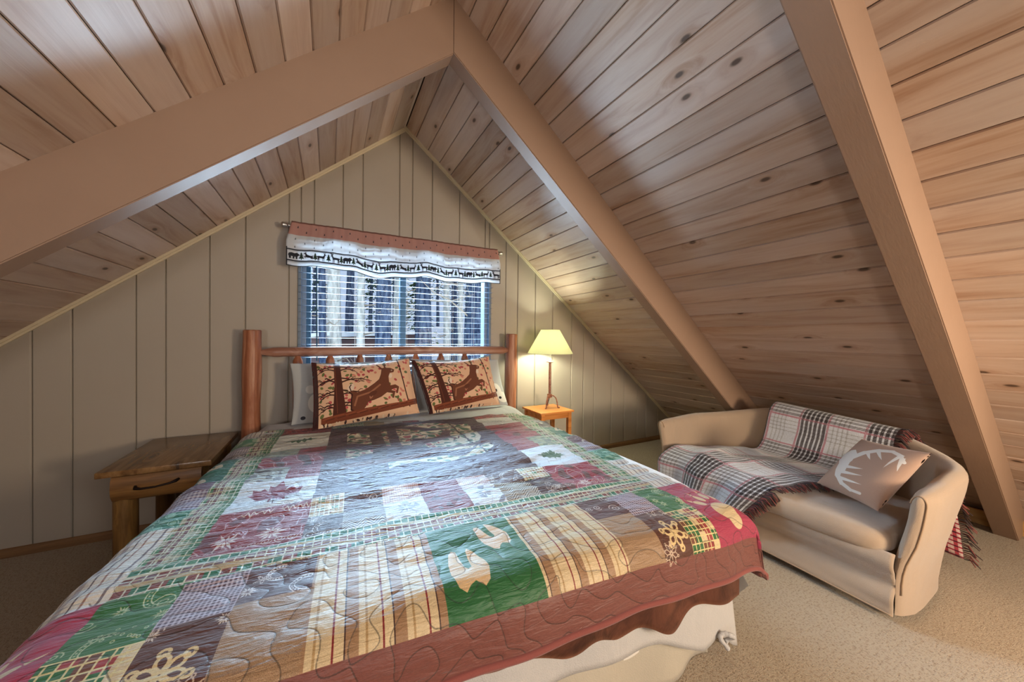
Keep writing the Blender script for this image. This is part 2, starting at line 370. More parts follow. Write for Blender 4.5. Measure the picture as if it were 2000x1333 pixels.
wr = MB().prism([(XL-.2, -.1), (XRT+.2, -.1), (XRT+.2, 0), (XR, ZR+.1), (XL-.2, 0)], Y1-.1, Y1).build('wall_rear', M['panel']); struct(wr)
# mouldings
for nm, sg in (('trim_1', -1), ('trim_2', 1)):
    xe = XL if sg < 0 else XRT
    b = MB(); n_ = .026
    for d, yy in ((n_, -.012), (n_*.55, -.02)):
        b.prism([(XR, ZR), (xe, 0), (xe-sg*d*HYP/S, 0), (XR, ZR-d*HYP)], yy, -.0002)
    struct(b.build(nm, M['trim']))
b = MB()
b.prism([(-.0002, 0), (-.016, 0), (-.016, .034), (-.010, .046), (-.0002, .05)], XL+.05, XRT-.06, axis='x')
struct(b.build('baseboard_back', M['base']))
b = MB().box((4.02, Y1+.02, 0), (4.045, -.02, .098), .004); struct(b.build('baseboard_right', M['kick']))

# window
win = struct(empty('window_1', (.5775, .06, WZ0)))
def wpart(name, boxes, mat, ch=.003, parent=win, label=None, off=(.5775, .06, WZ0)):
    b = MB()
    for lo, hi in boxes: b.box(lo, hi, ch)
    o = b.build(name, mat, parent, label=label); o.location = (-off[0], -off[1], -off[2]); return o
f_ = .035
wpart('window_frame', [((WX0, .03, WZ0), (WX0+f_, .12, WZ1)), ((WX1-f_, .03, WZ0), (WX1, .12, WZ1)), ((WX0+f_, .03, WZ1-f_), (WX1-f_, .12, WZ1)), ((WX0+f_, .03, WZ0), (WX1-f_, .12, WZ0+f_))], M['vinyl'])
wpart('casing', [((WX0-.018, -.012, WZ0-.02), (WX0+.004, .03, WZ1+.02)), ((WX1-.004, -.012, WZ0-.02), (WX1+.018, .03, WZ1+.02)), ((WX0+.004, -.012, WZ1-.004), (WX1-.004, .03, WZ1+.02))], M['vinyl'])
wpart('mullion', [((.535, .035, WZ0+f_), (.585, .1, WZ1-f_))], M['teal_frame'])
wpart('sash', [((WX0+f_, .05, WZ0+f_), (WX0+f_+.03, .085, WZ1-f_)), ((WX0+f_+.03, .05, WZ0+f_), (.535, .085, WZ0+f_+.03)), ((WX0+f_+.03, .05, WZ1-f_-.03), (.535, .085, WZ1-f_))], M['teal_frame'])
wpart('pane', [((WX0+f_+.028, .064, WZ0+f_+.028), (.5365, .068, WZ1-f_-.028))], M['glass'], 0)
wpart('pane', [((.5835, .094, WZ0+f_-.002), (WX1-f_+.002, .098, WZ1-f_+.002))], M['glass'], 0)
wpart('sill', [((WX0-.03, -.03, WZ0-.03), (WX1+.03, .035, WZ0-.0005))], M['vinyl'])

# horizontal blind
blind = tag(empty('window_blind', (.5775, -.035, 1.95)), 'white horizontal slatted blind, slats open, hanging across the bedroom window', 'blind')
BO = (-.5775, .035, -1.95)
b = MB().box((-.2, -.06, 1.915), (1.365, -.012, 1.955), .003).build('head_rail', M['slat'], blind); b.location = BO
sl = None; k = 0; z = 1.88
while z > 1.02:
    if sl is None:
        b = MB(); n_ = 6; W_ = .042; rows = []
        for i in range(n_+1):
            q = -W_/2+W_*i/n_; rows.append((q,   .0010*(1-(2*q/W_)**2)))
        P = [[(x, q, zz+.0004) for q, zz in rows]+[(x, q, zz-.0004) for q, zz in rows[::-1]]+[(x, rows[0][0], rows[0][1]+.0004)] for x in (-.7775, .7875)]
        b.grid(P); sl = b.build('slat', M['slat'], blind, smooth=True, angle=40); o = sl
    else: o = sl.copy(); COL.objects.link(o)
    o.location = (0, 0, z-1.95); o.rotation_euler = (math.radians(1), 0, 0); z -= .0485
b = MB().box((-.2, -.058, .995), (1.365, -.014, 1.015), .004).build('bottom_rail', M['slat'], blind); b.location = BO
for x in (-.02, .18, .575, .97, 1.17):
    b = MB()
    for y in (-.0605, -.0095): b.tube([(x, y, 1.92), (x, y, 1.01)], .0012, 5)
    b.build('ladder_cord', M['cord'], blind).location = BO
b = MB().tube([(-.085, -.072, 1.91), (-.083, -.075, 1.45), (-.08, -.072, 1.08)], .0045, 8)
b.build('tilt_wand', M['teal_frame'], blind).location = BO
# curtain rod
rod = tag(empty('curtain_rod', (.57, -.085, 2.055)), 'brushed metal curtain rod with capped ends above the window', 'curtain rod')
b = MB().tube([(-.262, -.085, 2.055), (1.398, -.085, 2.055)], .011, 14); b.build('rod', M['steel'], rod, smooth=True, angle=50).location = (-.57, .085, -2.055)
for x, sg in ((-.262, -1), (1.398, 1)):
    b = MB(); pr = [(0.0, -.002), (.012, 0), (.017, .006), (.015, .016), (.02, .028), (.02, .036), (.014, .042), (0.0, .044)]
    b.lathe([(r, q) for r, q in pr], seg=20); o = b.build('finial', M['steel'], rod, smooth=True, angle=50)
    o.location = (x-.57, 0, 0); o.rotation_euler = (0, sg*math.pi/2, 0)
for x in (-.2, 1.35):
    b = MB().box((x-.012, -.098, 2.04), (x+.012, -.0, 2.07), .004); b.build('bracket', M['steel'], rod).location = (-.57, .085, -2.055)
# ------------------------------------------------------------------ flat print, painted in code
class Cv:
    def __init__(s, x0, x1, y0, y1, res, color):
        s.x0, s.y0, s.res = x0, y0, res; s.w, s.h = int((x1-x0)*res), int((y1-y0)*res); s.x1, s.y1 = x1, y1
        s.a = np.empty((s.h, s.w, 3), dtype=np.float32); s.a[:] = color
    def sl(s, x0, x1, y0, y1):
        f = lambda v, o, n: min(max(int(round((v-o)*s.res)), 0), n)
        i0, i1, j0, j1 = f(y0, s.y0, s.h), f(y1, s.y0, s.h), f(x0, s.x0, s.w), f(x1, s.x0, s.w)
        yy = (np.arange(i0, i1)+.5)/s.res+s.y0; xx = (np.arange(j0, j1)+.5)/s.res+s.x0
        return s.a[i0:i1, j0:j1], *np.meshgrid(xx, yy)
    def rect(s, x0, x1, y0, y1, c): v, X, Y = s.sl(x0, x1, y0, y1); v[:] = c
    def fun(s, x0, x1, y0, y1, f):
        v, X, Y = s.sl(x0, x1, y0, y1)
        if v.size: v[:] = f(X, Y, v)
    def poly(s, pts, c):
        p = np.array(pts, float); v, X, Y = s.sl(p[:, 0].min(), p[:, 0].max(), p[:, 1].min(), p[:, 1].max())
        if not v.size: return
        ins = np.zeros(X.shape, bool); q = np.roll(p, -1, 0)
        for (ax, ay), (bx, by) in zip(p, q):
            if ay == by: continue
            ins ^= ((ay > Y) != (by > Y)) & (X < (bx-ax)*(Y-ay)/(by-ay)+ax)
        v[ins] = c
    def ell(s, x, y, rx, ry, c, rot=0, hole=0):
        R = max(rx, ry); v, X, Y = s.sl(x-R, x+R, y-R, y+R)
        if not v.size: return
        dx, dy = X-x, Y-y; a = (dx*math.cos(rot)+dy*math.sin(rot))/rx; b = (-dx*math.sin(rot)+dy*math.cos(rot))/ry
        d = a*a+b*b; v[(d < 1) & (d >= hole*hole)] = c
    def line(s, pts, wd, c, taper=None):
        for k, ((ax, ay), (bx, by)) in enumerate(zip(pts[:-1], pts[1:])):
            w_ = wd if taper is None else wd*(1-(1-taper)*k/max(len(pts)-2, 1))
            r = w_/2; v, X, Y = s.sl(min(ax, bx)-r, max(ax, bx)+r, min(ay, by)-r, max(ay, by)+r)
            if not v.size: continue
            L = (bx-ax)**2+(by-ay)**2+1e-12; t = np.clip(((X-ax)*(bx-ax)+(Y-ay)*(by-ay))/L, 0, 1)
            v[(X-ax-t*(bx-ax))**2+(Y-ay-t*(by-ay))**2 < r*r] = c
def waves(seed, n=14, k0=20., k1=60.):
    g = np.random.default_rng(seed); th = g.uniform(0, 2*math.pi, n); kk = g.uniform(k0, k1, n); ph = g.uniform(0, 7, n); am = g.uniform(.5, 1, n)
    kx, ky = kk*np.cos(th), kk*np.sin(th)
    def f(X, Y):
        v = 0; gx = 0; gy = 0
        for a, b, p, m_ in zip(kx, ky, ph, am):
            c = np.cos(a*X+b*Y+p); s_ = -np.sin(a*X+b*Y+p); v = v+m_*c; gx = gx+m_*a*s_; gy = gy+m_*b*s_
        return v, np.sqrt(gx*gx+gy*gy)
    return f
def xf(shape, x, y, sc, rot=0, flip=1):
    c, s_ = math.cos(rot), math.sin(rot)
    return [(x+sc*(flip*px*c-py*s_), y+sc*(flip*px*s_+py*c)) for px, py in shape]
MAPLE = [(0, .5), (.02, .22), (.28, .27), (.24, .17), (.5, -.02), (.42, -.07), (.47, -.24), (.32, -.2), (.27, -.28), (.15, -.12), (.2, -.36), (.1, -.32), (0, -.52)]
MAPLE = MAPLE+[(-x, y) for x, y in MAPLE[::-1]]
OAK = [(-.5, .02), (-.36, .03), (-.33, .14), (-.2, .08), (-.14, .22), (-.03, .1), (.06, .24), (.14, .1), (.27, .18), (.3, .06), (.5, 0)]
OAK = OAK+[(x, -y*.9) for x, y in OAK[::-1]]
HOOF = [(-.30, -.42), (-.24, -.5), (-.16, -.46), (-.11, -.2), (-.06, .02), (.0, .08), (.06, .04), (.04, -.2), (.03, -.44), (.06, -.52), (.16, -.40), (.32, -.16), (.38, .1), (.34, .36), (.24, .46), (.18, .42), (.08, .36), (-.02, .42), (-.1, .52), (-.22, .44), (-.32, .2), (-.34, -.1)]
DEER = [(-.50, .22), (-.46, .02), (-.43, -.06), (-.47, -.12), (-.46, -.2), (-.42, -.13), (-.34, -.08), (-.15, -.12), (.02, -.2), (.12, -.26), (.18, -.36), (.22, -.46), (.15, -.6), (.17, -.62), (.24, -.5), (.28, -.5), (.30, -.62), (.33, -.62), (.32, -.49), (.40, -.47), (.47, -.41), (.44, -.36), (.36, -.36), (.31, -.28), (.29, -.16), (.3, -.08), (.40, -.08), (.46, -.02), (.40, .10), (.37, .1), (.41, 0), (.34, -.01), (.28, .02), (.36, .06), (.30, .18), (.27, .17), (.3, .08), (.2, .04), (.08, .1), (-.06, .13), (-.18, .14), (-.26, .24), (-.4, .3)]
STAND = [(-.5, -.16), (-.3, -.2), (.1, -.2), (.2, -.3), (.24, -.45), (.16, -.6), (.2, -.62), (.27, -.5), (.34, -.64), (.38, -.62), (.33, -.47), (.46, -.36), (.44, -.31), (.34, -.32), (.3, -.15), (.24, .05), (.25, .45), (.2, .45), (.18, .1), (.12, .08), (.1, .45), (.05, .45), (.05, .06), (-.25, .05), (-.3, .2), (-.28, .45), (-.33, .45), (-.37, .2), (-.4, .45), (-.45, .45), (-.43, .1), (-.48, -.02), (-.53, -.05)]
BEAR = [(-.5, -.05), (-.42, -.25), (-.2, -.33), (.05, -.28), (.2, -.33), (.28, -.38), (.33, -.3), (.48, -.18), (.5, -.1), (.38, -.04), (.3, .06), (.3, .33), (.16, .33), (.15, .1), (.05, .08), (.02, .33), (-.1, .33), (-.1, .08), (-.25, .06), (-.26, .33), (-.42, .33), (-.44, .08)]
PINE = [(0, -.55), (.12, -.3), (.06, -.3), (.2, -.05), (.1, -.05), (.28, .25), (.04, .25), (.04, .42), (-.04, .42), (-.04, .25), (-.28, .25), (-.1, -.05), (-.2, -.05), (-.06, -.3), (-.12, -.3)]
TWO = 2*math.pi
def flower(cv, x, y, r, c, wd=.004, n=6):
    for k in range(n):
        th = TWO*k/n+.3; pts = [(x+r*t*math.cos(th+.42*math.sin(math.pi*t)*s_), y+r*t*math.sin(th+.42*math.sin(math.pi*t)*s_)) for s_, ts in ((1, np.linspace(.12, 1, 9)), (-1, np.linspace(1, .12, 9))) for t in ts]
        cv.line(pts, wd, c); cv.ell(x+1.08*r*math.cos(th), y+1.08*r*math.sin(th), wd*1.6, wd*1.6, c, hole=.4)
def star(cv, x, y, r, c):
    for k in range(12):
        th = TWO*k/12; rr = r*(1 if k % 2 == 0 else .72); q = .16*r
        cv.poly([(x+.1*r*math.cos(th), y+.1*r*math.sin(th)), (x+.5*rr*math.cos(th)-q*.6*math.sin(th), y+.5*rr*math.sin(th)+q*.6*math.cos(th)), (x+rr*math.cos(th), y+rr*math.sin(th)), (x+.5*rr*math.cos(th)+q*.6*math.sin(th), y+.5*rr*math.sin(th)-q*.6*math.cos(th))], c)
def spiral(cv, x, y, r, c, wd=.0028, turns=1.6, d=1, ph=0):
    t = np.linspace(0, 1, 22); cv.line([(x+r*(1-q*.85)*math.cos(ph+d*TWO*turns*q), y+r*(1-q*.85)*math.sin(ph+d*TWO*turns*q)) for q in t], wd, c)
def clip(cv, x0, x1, y0, y1, fn):
    """paint with fn on a copy, keep only the rectangle"""
    v, X, Y = cv.sl(x0, x1, y0, y1); sub = Cv(0, 1, 0, 1, 1, (0, 0, 0)); sub.res = cv.res; sub.a = v
    sub.x0 = X[0, 0]-.5/cv.res; sub.y0 = Y[0, 0]-.5/cv.res; sub.h, sub.w = v.shape[:2]; fn(sub)
def paisley(base, ink, seed, den=1.0):
    def fn(c):
        c.a[:] = base; g = np.random.default_rng(seed); W_, H_ = c.w/c.res, c.h/c.res
        n = max(3, int(W_*H_*330*den))
        for _ in range(n):
            x, y = c.x0+g.uniform(0, W_), c.y0+g.uniform(0, H_); k = g.integers(0, 5); r = g.uniform(.018, .032)
            if k == 0:
                for q in (1, .72): c.line([(x+r*1.5*q*math.cos(t), y+r*1.5*q*math.sin(t)) for t in np.linspace(g.uniform(0, 2), 5, 24)], .0028, ink)
                for t in np.linspace(1, 5, 16): c.ell(x+r*1.29*math.cos(t), y+r*1.29*math.sin(t), .0022, .0022, ink)
            elif k == 1: star(c, x, y, r*.9, ink)
            elif k == 2: spiral(c, x, y, r*.8, ink, d=g.choice([-1, 1]), ph=g.uniform(0, 6))
            elif k == 3:
                for q in range(5): c.ell(x+q*.011, y+q*.006*(1 if g.random() > .5 else -1), .004, .004, ink, hole=.5)
            else: flower(c, x, y, r*.8, ink, .0022, 5)
    return fn
def plaid(cols, period, lines, lw=.004):
    def fn(c):
        _, X, Y = c.sl(c.x0, c.x0+c.w/c.res, c.y0, c.y0+c.h/c.res); n = len(cols)
        i = np.floor(X/period).astype(int); j = np.floor(Y/period).astype(int); cc = np.array(cols, float); idx = (i*3+j*5+(i*j) % 2) % n; c.a[:] = cc[idx]
        m_ = (np.abs((X/period*1.5) % 1-.5)*period/1.5 < lw/2) | (np.abs((Y/period*1.5+.4) % 1-.5)*period/1.5 < lw/2); c.a[m_] = lines
    return fn
def herring(dark, lightc, p=.012):
    def fn(c):
        _, X, Y = c.sl(c.x0, c.x0+c.w/c.res, c.y0, c.y0+c.h/c.res); z = np.abs((X/(p*2.2)) % 2-1)*p*2.2; c.a[:] = lightc; c.a[((Y+z)/p) % 1 < .5] = dark
    return fn
def gingham(base, dark, p=.0105):
    def fn(c):
        _, X, Y = c.sl(c.x0, c.x0+c.w/c.res, c.y0, c.y0+c.h/c.res); u = (X/p) % 1 < .5; v = (Y/p) % 1 < .5
        c.a[:] = base; c.a[u ^ v] = np.array(base)*.85; c.a[u & v] = dark
    return fn
def weave(base, dark, p=.0045):
    def fn(c):
        _, X, Y = c.sl(c.x0, c.x0+c.w/c.res, c.y0, c.y0+c.h/c.res); c.a[:] = base; c.a[((X+Y)/p % 1 < .45) ^ ((X-Y)/p % 1 < .45)] = dark
    return fn
def mottle(base, other, seed, lo=0.0, k=(60, 160), ink=None):
    def fn(c):
        _, X, Y = c.sl(c.x0, c.x0+c.w/c.res, c.y0, c.y0+c.h/c.res); v, g_ = waves(seed, 16, *k)(X, Y); c.a[:] = base; c.a[v > lo+1] = other
        if ink is not None: c.a[np.abs(v)/(g_+1e-6) < .0016] = ink
    return fn
def stripes(cols, axis='x', period=.104):
    # (start, end, colour) in metres within one period
    def fn(c):
        _, X, Y = c.sl(c.x0, c.x0+c.w/c.res, c.y0, c.y0+c.h/c.res); t = (X if axis == 'x' else Y) % period; c.a[:] = cols[0][2]
        for a, b, k in cols: c.a[(t >= a) & (t < b)] = k
    return fn
# palette
CRE, WHI, BRN, DKP, BUR, PNK, GRN, TAN, BOR = (216, 196, 160), (226, 222, 212), (84, 48, 34), (82, 68, 72), (138, 62, 66), (160, 60, 86), (44, 100, 56), (160, 128, 98), (120, 74, 66)
GR2, SAG, DRED = (70, 122, 84), (168, 172, 150), (120, 34, 36)
def make_quilt():
    q = Cv(-1.38, 1.38, -.70, 1.405, 1000, BOR)
    STR = [(0, .104, CRE), (.022, .0265, DRED), (.046, .0495, (60, 34, 26)), (.0495, .076, TAN), (.090, .095, (176, 148, 106))]
    MUTE = [(0, .104, WHI), (.016, .022, (120, 110, 112)), (.04, .056, (178, 170, 168)), (.07, .074, (90, 80, 84)), (.09, .095, (150, 120, 110))]
    for s_ in (-1, 1):
        def A(x0, x1): return (x0, x1) if s_ > 0 else (-x1, -x0)
        R = lambda x0, x1, y0, y1, fn: clip(q, *A(x0, x1), y0, y1, fn)
        sd = 5 if s_ > 0 else 60
        # outer columns, head to foot
        R(.90, 1.26, -.60, -.42, stripes(MUTE)); R(.90, 1.26, -.42, -.3, mottle(GR2, (150, 168, 140), sd, 0))
        R(.90, 1.26, -.3, -.18, gingham((206, 200, 206), (96, 84, 96), .012)); R(.90, 1.26, -.18, -.06, paisley(DKP, WHI, sd+1))
        R(.90, 1.26, -.06, .2, lambda c: c.a.__setitem__(slice(None), (32, 100, 84)))
        R(.90, 1.26, .2, .32, paisley((96, 70, 84), WHI, sd+2)); R(.90, 1.26, .32, .45, gingham((200, 194, 204), (110, 96, 120), .014))
        R(.90, 1.26, .45, .60, mottle((52, 118, 96), (150, 190, 170), sd+3, .4, (90, 200), (176, 200, 184))); R(.90, 1.26, .60, .945, stripes(MUTE))
        for k_, (x, y) in enumerate(((.98, .02), (1.06, .11), (1.0, .16))): q.poly(xf(HOOF, s_*x, y, .085, .5*s_), (214, 202, 178))
        # plaid sashing
        R(.79, .90, -.60, .90, plaid([GR2, (150, 152, 130), (110, 76, 78), GRN, (176, 168, 146)], .034, (206, 206, 184), .004))
        q.rect(*A(.838, .846), -.6, .9, (196, 196, 172)); q.rect(*A(.862, .868), -.6, .9, (196, 196, 172))
        # corner and foot row
        R(.90, 1.26, .945, 1.29, lambda c: c.a.__setitem__(slice(None), PNK))
        R(.75, .90, .945, 1.12, paisley((48, 104, 56), (190, 196, 160), sd+4, 1.3)); R(.75, .90, 1.12, 1.29, plaid([GRN, (108, 64, 44), CRE, GRN, (150, 60, 62)], .03, (226, 210, 160), .004))
        R(.61, .75, .945, 1.10, gingham((206, 190, 196), (76, 48, 60), .0105)); R(.61, .75, 1.10, 1.29, lambda c: c.a.__setitem__(slice(None), BRN))
        R(.61, .75, 1.10, 1.13, paisley(BRN, (214, 196, 176), sd+5, 2.2)); flower(q, s_*.69, 1.215, .045, (222, 198, 150), .0075); flower(q, s_*.64, 1.27, .03, (200, 180, 160), .003, 8)
        R(.45, .61, .945, 1.085, paisley((88, 58, 56), (220, 212, 206), sd+6, .8)); R(.45, .61, 1.085, 1.29, weave((190, 164, 132), (128, 98, 74)))
        R(.14, .45, .945, 1.29, stripes(STR))
        # bear paw in the corner
        x0 = s_*1.03; q.ell(x0, 1.17, .052, .042, CRE, .5*s_); q.ell(x0+s_*.015, 1.205, .034, .044, CRE)
        for k_ in range(5):
            th = -2.5+.46*k_ if s_ > 0 else -.64-.46*k_
            cx, cy = x0+.088*math.cos(th), 1.165+.088*math.sin(th); q.ell(cx, cy, .026, .0125, CRE, th)
            q.poly([(cx+.028*math.cos(th)-.006*math.sin(th), cy+.028*math.sin(th)+.006*math.cos(th)), (cx+.062*math.cos(th), cy+.062*math.sin(th)), (cx+.028*math.cos(th)+.006*math.sin(th), cy+.028*math.sin(th)-.006*math.cos(th))], CRE)
        # inner columns
        if s_ < 0:
            R(.505, .79, -.60, -.45, mottle((142, 52, 46), (110, 40, 40), 9, 0, (60, 160), (176, 110, 100))); R(.505, .79, -.44, -.16, lambda c: c.a.__setitem__(slice(None), (226, 226, 214)))
            q.poly(xf(OAK, -.65, -.31, .17, -.15), (66, 98, 70)); q.line([(-.78, -.27), (-.7, -.3)], .003, (120, 130, 110))
            R(.64, .79, -.16, -.03, mottle(SAG, (130, 140, 118), 3)); R(.505, .64, -.16, -.03, mottle(BUR, (120, 50, 58), 4))
            R(.505, .79, -.03, .13, mottle((140, 74, 82), (96, 76, 76), 12, .6, (30, 70), (206, 180, 176)))
            R(.64, .79, .13, .30, mottle((176, 178, 168), (110, 104, 100), 13)); R(.505, .64, .13, .30, gingham((150, 64, 72), (104, 40, 48), .012))
            R(.505, .79, .30, .565, lambda c: c.a.__setitem__(slice(None), (218, 220, 220))); q.poly(xf(MAPLE, -.655, .43, .2, .15), (140, 74, 88)); q.line([(-.655, .44), (-.64, .545)], .004, (90, 60, 66))
        else:
            R(.505, .79, -.60, -.42, mottle((150, 62, 64), (110, 44, 46), 19, 0, (60, 160), (190, 140, 130))); R(.505, .79, -.42, -.22, lambda c: c.a.__setitem__(slice(None), (216, 214, 208)))
            q.poly(xf(OAK, .66, -.32, .15, .1), (78, 78, 82)); R(.505, .79, -.22, .12, mottle((152, 66, 80), (104, 56, 60), 21, 1.2, (30, 60)))
            R(.505, .66, .12, .33, gingham((150, 64, 76), (196, 160, 160), .01)); R(.66, .79, .12, .33, mottle(SAG, (130, 140, 130), 23))
            R(.505, .79, .33, .60, lambda c: c.a.__setitem__(slice(None), (222, 226, 230))); q.poly(xf(OAK, .65, .46, .16, .2), (52, 84, 62)); q.poly(xf(MAPLE, .66, .46, .12, .2), (58, 92, 66))
    # foot-side burgundy ends of the inner row
    clip(q, -.79, -.505, .565, .84, mottle((134, 52, 58), (100, 40, 46), 31, .8, (30, 80), (196, 168, 168)))
    clip(q, .505, .79, .60, .84, mottle((140, 50, 66), (94, 60, 58), 32, .8, (30, 80), (204, 186, 178)))
    for x in (-.72, -.6): q.line([(x+.03*t, .60+.012*math.sin(9*t)) for t in np.linspace(0, 3.2, 12)], .004, (220, 204, 190)); star(q, x, .76, .05, (222, 206, 196))
    for x in np.linspace(-.78, -.5, 9): spiral(q, x, .81, .016, (216, 200, 188))
    for x in np.linspace(.52, .78, 8): spiral(q, x, .80, .016, (216, 200, 188)); 
    star(q, .62, .80, .04, (226, 212, 204))
    # row between centre and sashing
    row = [(-.505, -.39, plaid([GR2, CRE, (110, 130, 110), TAN], .024, (224, 226, 210), .004), paisley((74, 52, 50), (206, 196, 186), 41)),
           (-.39, -.25, paisley((92, 66, 62), (206, 196, 186), 42), herring((70, 60, 60), (214, 206, 198))),
           (-.25, -.10, gingham((222, 200, 196), (196, 150, 150), .009), mottle((222, 222, 222), (150, 150, 156), 43, 1.4, (60, 140))),
           (-.10, .07, gingham((132, 56, 64), (96, 38, 46), .009), mottle((124, 54, 58), (90, 46, 50), 44, .8)),
           (.07, .21, gingham((224, 206, 202), (190, 160, 160), .009), mottle((222, 222, 224), (140, 140, 150), 45, 1.4, (60, 140))),
           (.21, .37, paisley((92, 66, 62), (206, 196, 186), 46), herring((96, 82, 70), (200, 190, 172))),
           (.37, .505, plaid([GR2, CRE, (140, 80, 80), TAN], .024, (224, 226, 210), .004), paisley((74, 48, 46), (206, 196, 186), 47))]
    for x0, x1, f1, f2 in row: clip(q, x0, x1, .565, .68, f1); clip(q, x0, x1, .68, .84, f2)
    star(q, -.175, .76, .055, (150, 150, 160)); star(q, .14, .75, .05, (150, 150, 160))
    # top row near the pillows
    for k, (x0, x1) in enumerate(((-.505, -.3), (-.3, -.16), (-.16, -.03), (-.03, .09), (.09, .25), (.25, .505))):
        clip(q, x0, x1, -.66, -.52, [plaid([GR2, CRE, SAG], .026, (214, 214, 190), .004), weave((180, 160, 130), (150, 128, 100)), mottle((218, 210, 200), (190, 176, 170), 51), mottle((140, 72, 76), (96, 56, 60), 52), mottle((220, 216, 208), (190, 184, 180), 53), plaid([(150, 70, 66), CRE, TAN], .026, (214, 206, 180), .004)][k])
    q.rect(-.79, .79, -.70, -.655, (150, 60, 52))
    # foot sashing
    clip(q, -.9, .9, .84, .945, plaid([(108, 80, 84), GR2, CRE, (124, 74, 70), (176, 168, 146), (48, 110, 84)], .036, (220, 220, 200), .004))
    q.rect(-.9, .9, .868, .876, (206, 204, 180)); q.rect(-.9, .9, .90, .916, (186, 176, 150))
    # green hoof print block
    q.rect(-.14, .14, .945, 1.29, (38, 96, 52)); q.poly(xf(HOOF, -.058, 1.155, .155, .12), (222, 192, 150)); q.poly(xf(HOOF, .058, 1.045, .13, -.2), (222, 196, 164))
    # centre scene: dark ground with pale leafy clearings, a tree and a leaping deer
    q.rect(-.505, .505, -.52, .565, (84, 66, 72))
    g = np.random.default_rng(7)
    wv = waves(77, 10, 8, 26); wl = waves(78, 16, 60, 150)
    def scene_(c):
        _, X, Y = c.sl(c.x0, c.x0+c.w/c.res, c.y0, c.y0+c.h/c.res); c.a[:] = (78, 62, 76); v, _g = wv(X, Y*1.5); l, _g2 = wl(X, Y)
        lightm = (v > -1.4) & (Y < .07+.06*np.sin(X*11)) & ~((X > -.16) & (X < -.1)); c.a[lightm] = (216, 206, 180); c.a[lightm & (l > 1.5)] = (66, 100, 76); c.a[lightm & (l < -2.6)] = (150, 84, 84); c.a[lightm & (np.abs(l-.6) < .22)] = (70, 58, 66)
        low = (np.abs(Y-.30+.24*X-.05*np.sin(X*9)) < .035+.02*np.sin(X*23)) & (X > -.2); c.a[low] = (210, 200, 176); c.a[low & (l > 1.4)] = (70, 104, 80)
        side = (np.abs(Y-.05) < .16) & (X > .12) & (X+.6*Y < .40); c.a[side] = (212, 204, 182); c.a[side & (l > 1.4)] = (70, 104, 80)
    clip(q, -.40, .40, -.43, .46, scene_)
    q.line([(-.24, -.43), (-.22, .0), (-.26, .44)], .075, (70, 48, 46)); 
    for y in np.linspace(-.38, .1, 7):
        for d in (-1, 1): q.line([(-.23, y), (-.23+d*.07, y-.03), (-.23+d*.15, y-.02+.02*g.random()), (-.23+d*.2, y+.03)], .013, (72, 50, 48), .4)
    q.poly(xf(DEER, .12, -.05, .34, 0), (96, 66, 62)); q.line([(-.40, .25), (-.1, .22), (.2, .15), (.4, .1)], .05, (96, 60, 56))
    q.line([(.28, -.43), (.3, 0), (.33, .3)], .014, (58, 42, 44))
    # quilting thread
    v, X, Y = q.sl(-1.38, 1.38, .93, 1.405); f, g_ = waves(91, 18, 34, 74)(X, Y); m_ = np.abs(f)/(g_+1e-6) < .0014
    v[m_] = v[m_]*.62+np.array((60, 50, 36))*.1
    v, X, Y = q.sl(-1.38, 1.38, -.7, .93); f, g_ = waves(92, 18, 26, 58)(X, Y); m_ = np.abs(f)/(g_+1e-6) < .0008; v[m_] = v[m_]*.78
    lum = q.a.mean(2, keepdims=True); q.a[:] = lum+(q.a-lum)*1.2; q.a *= .86
    q.a *= (1+.05*RNG.standard_normal(q.a.shape[:2])[..., None]); return q.a
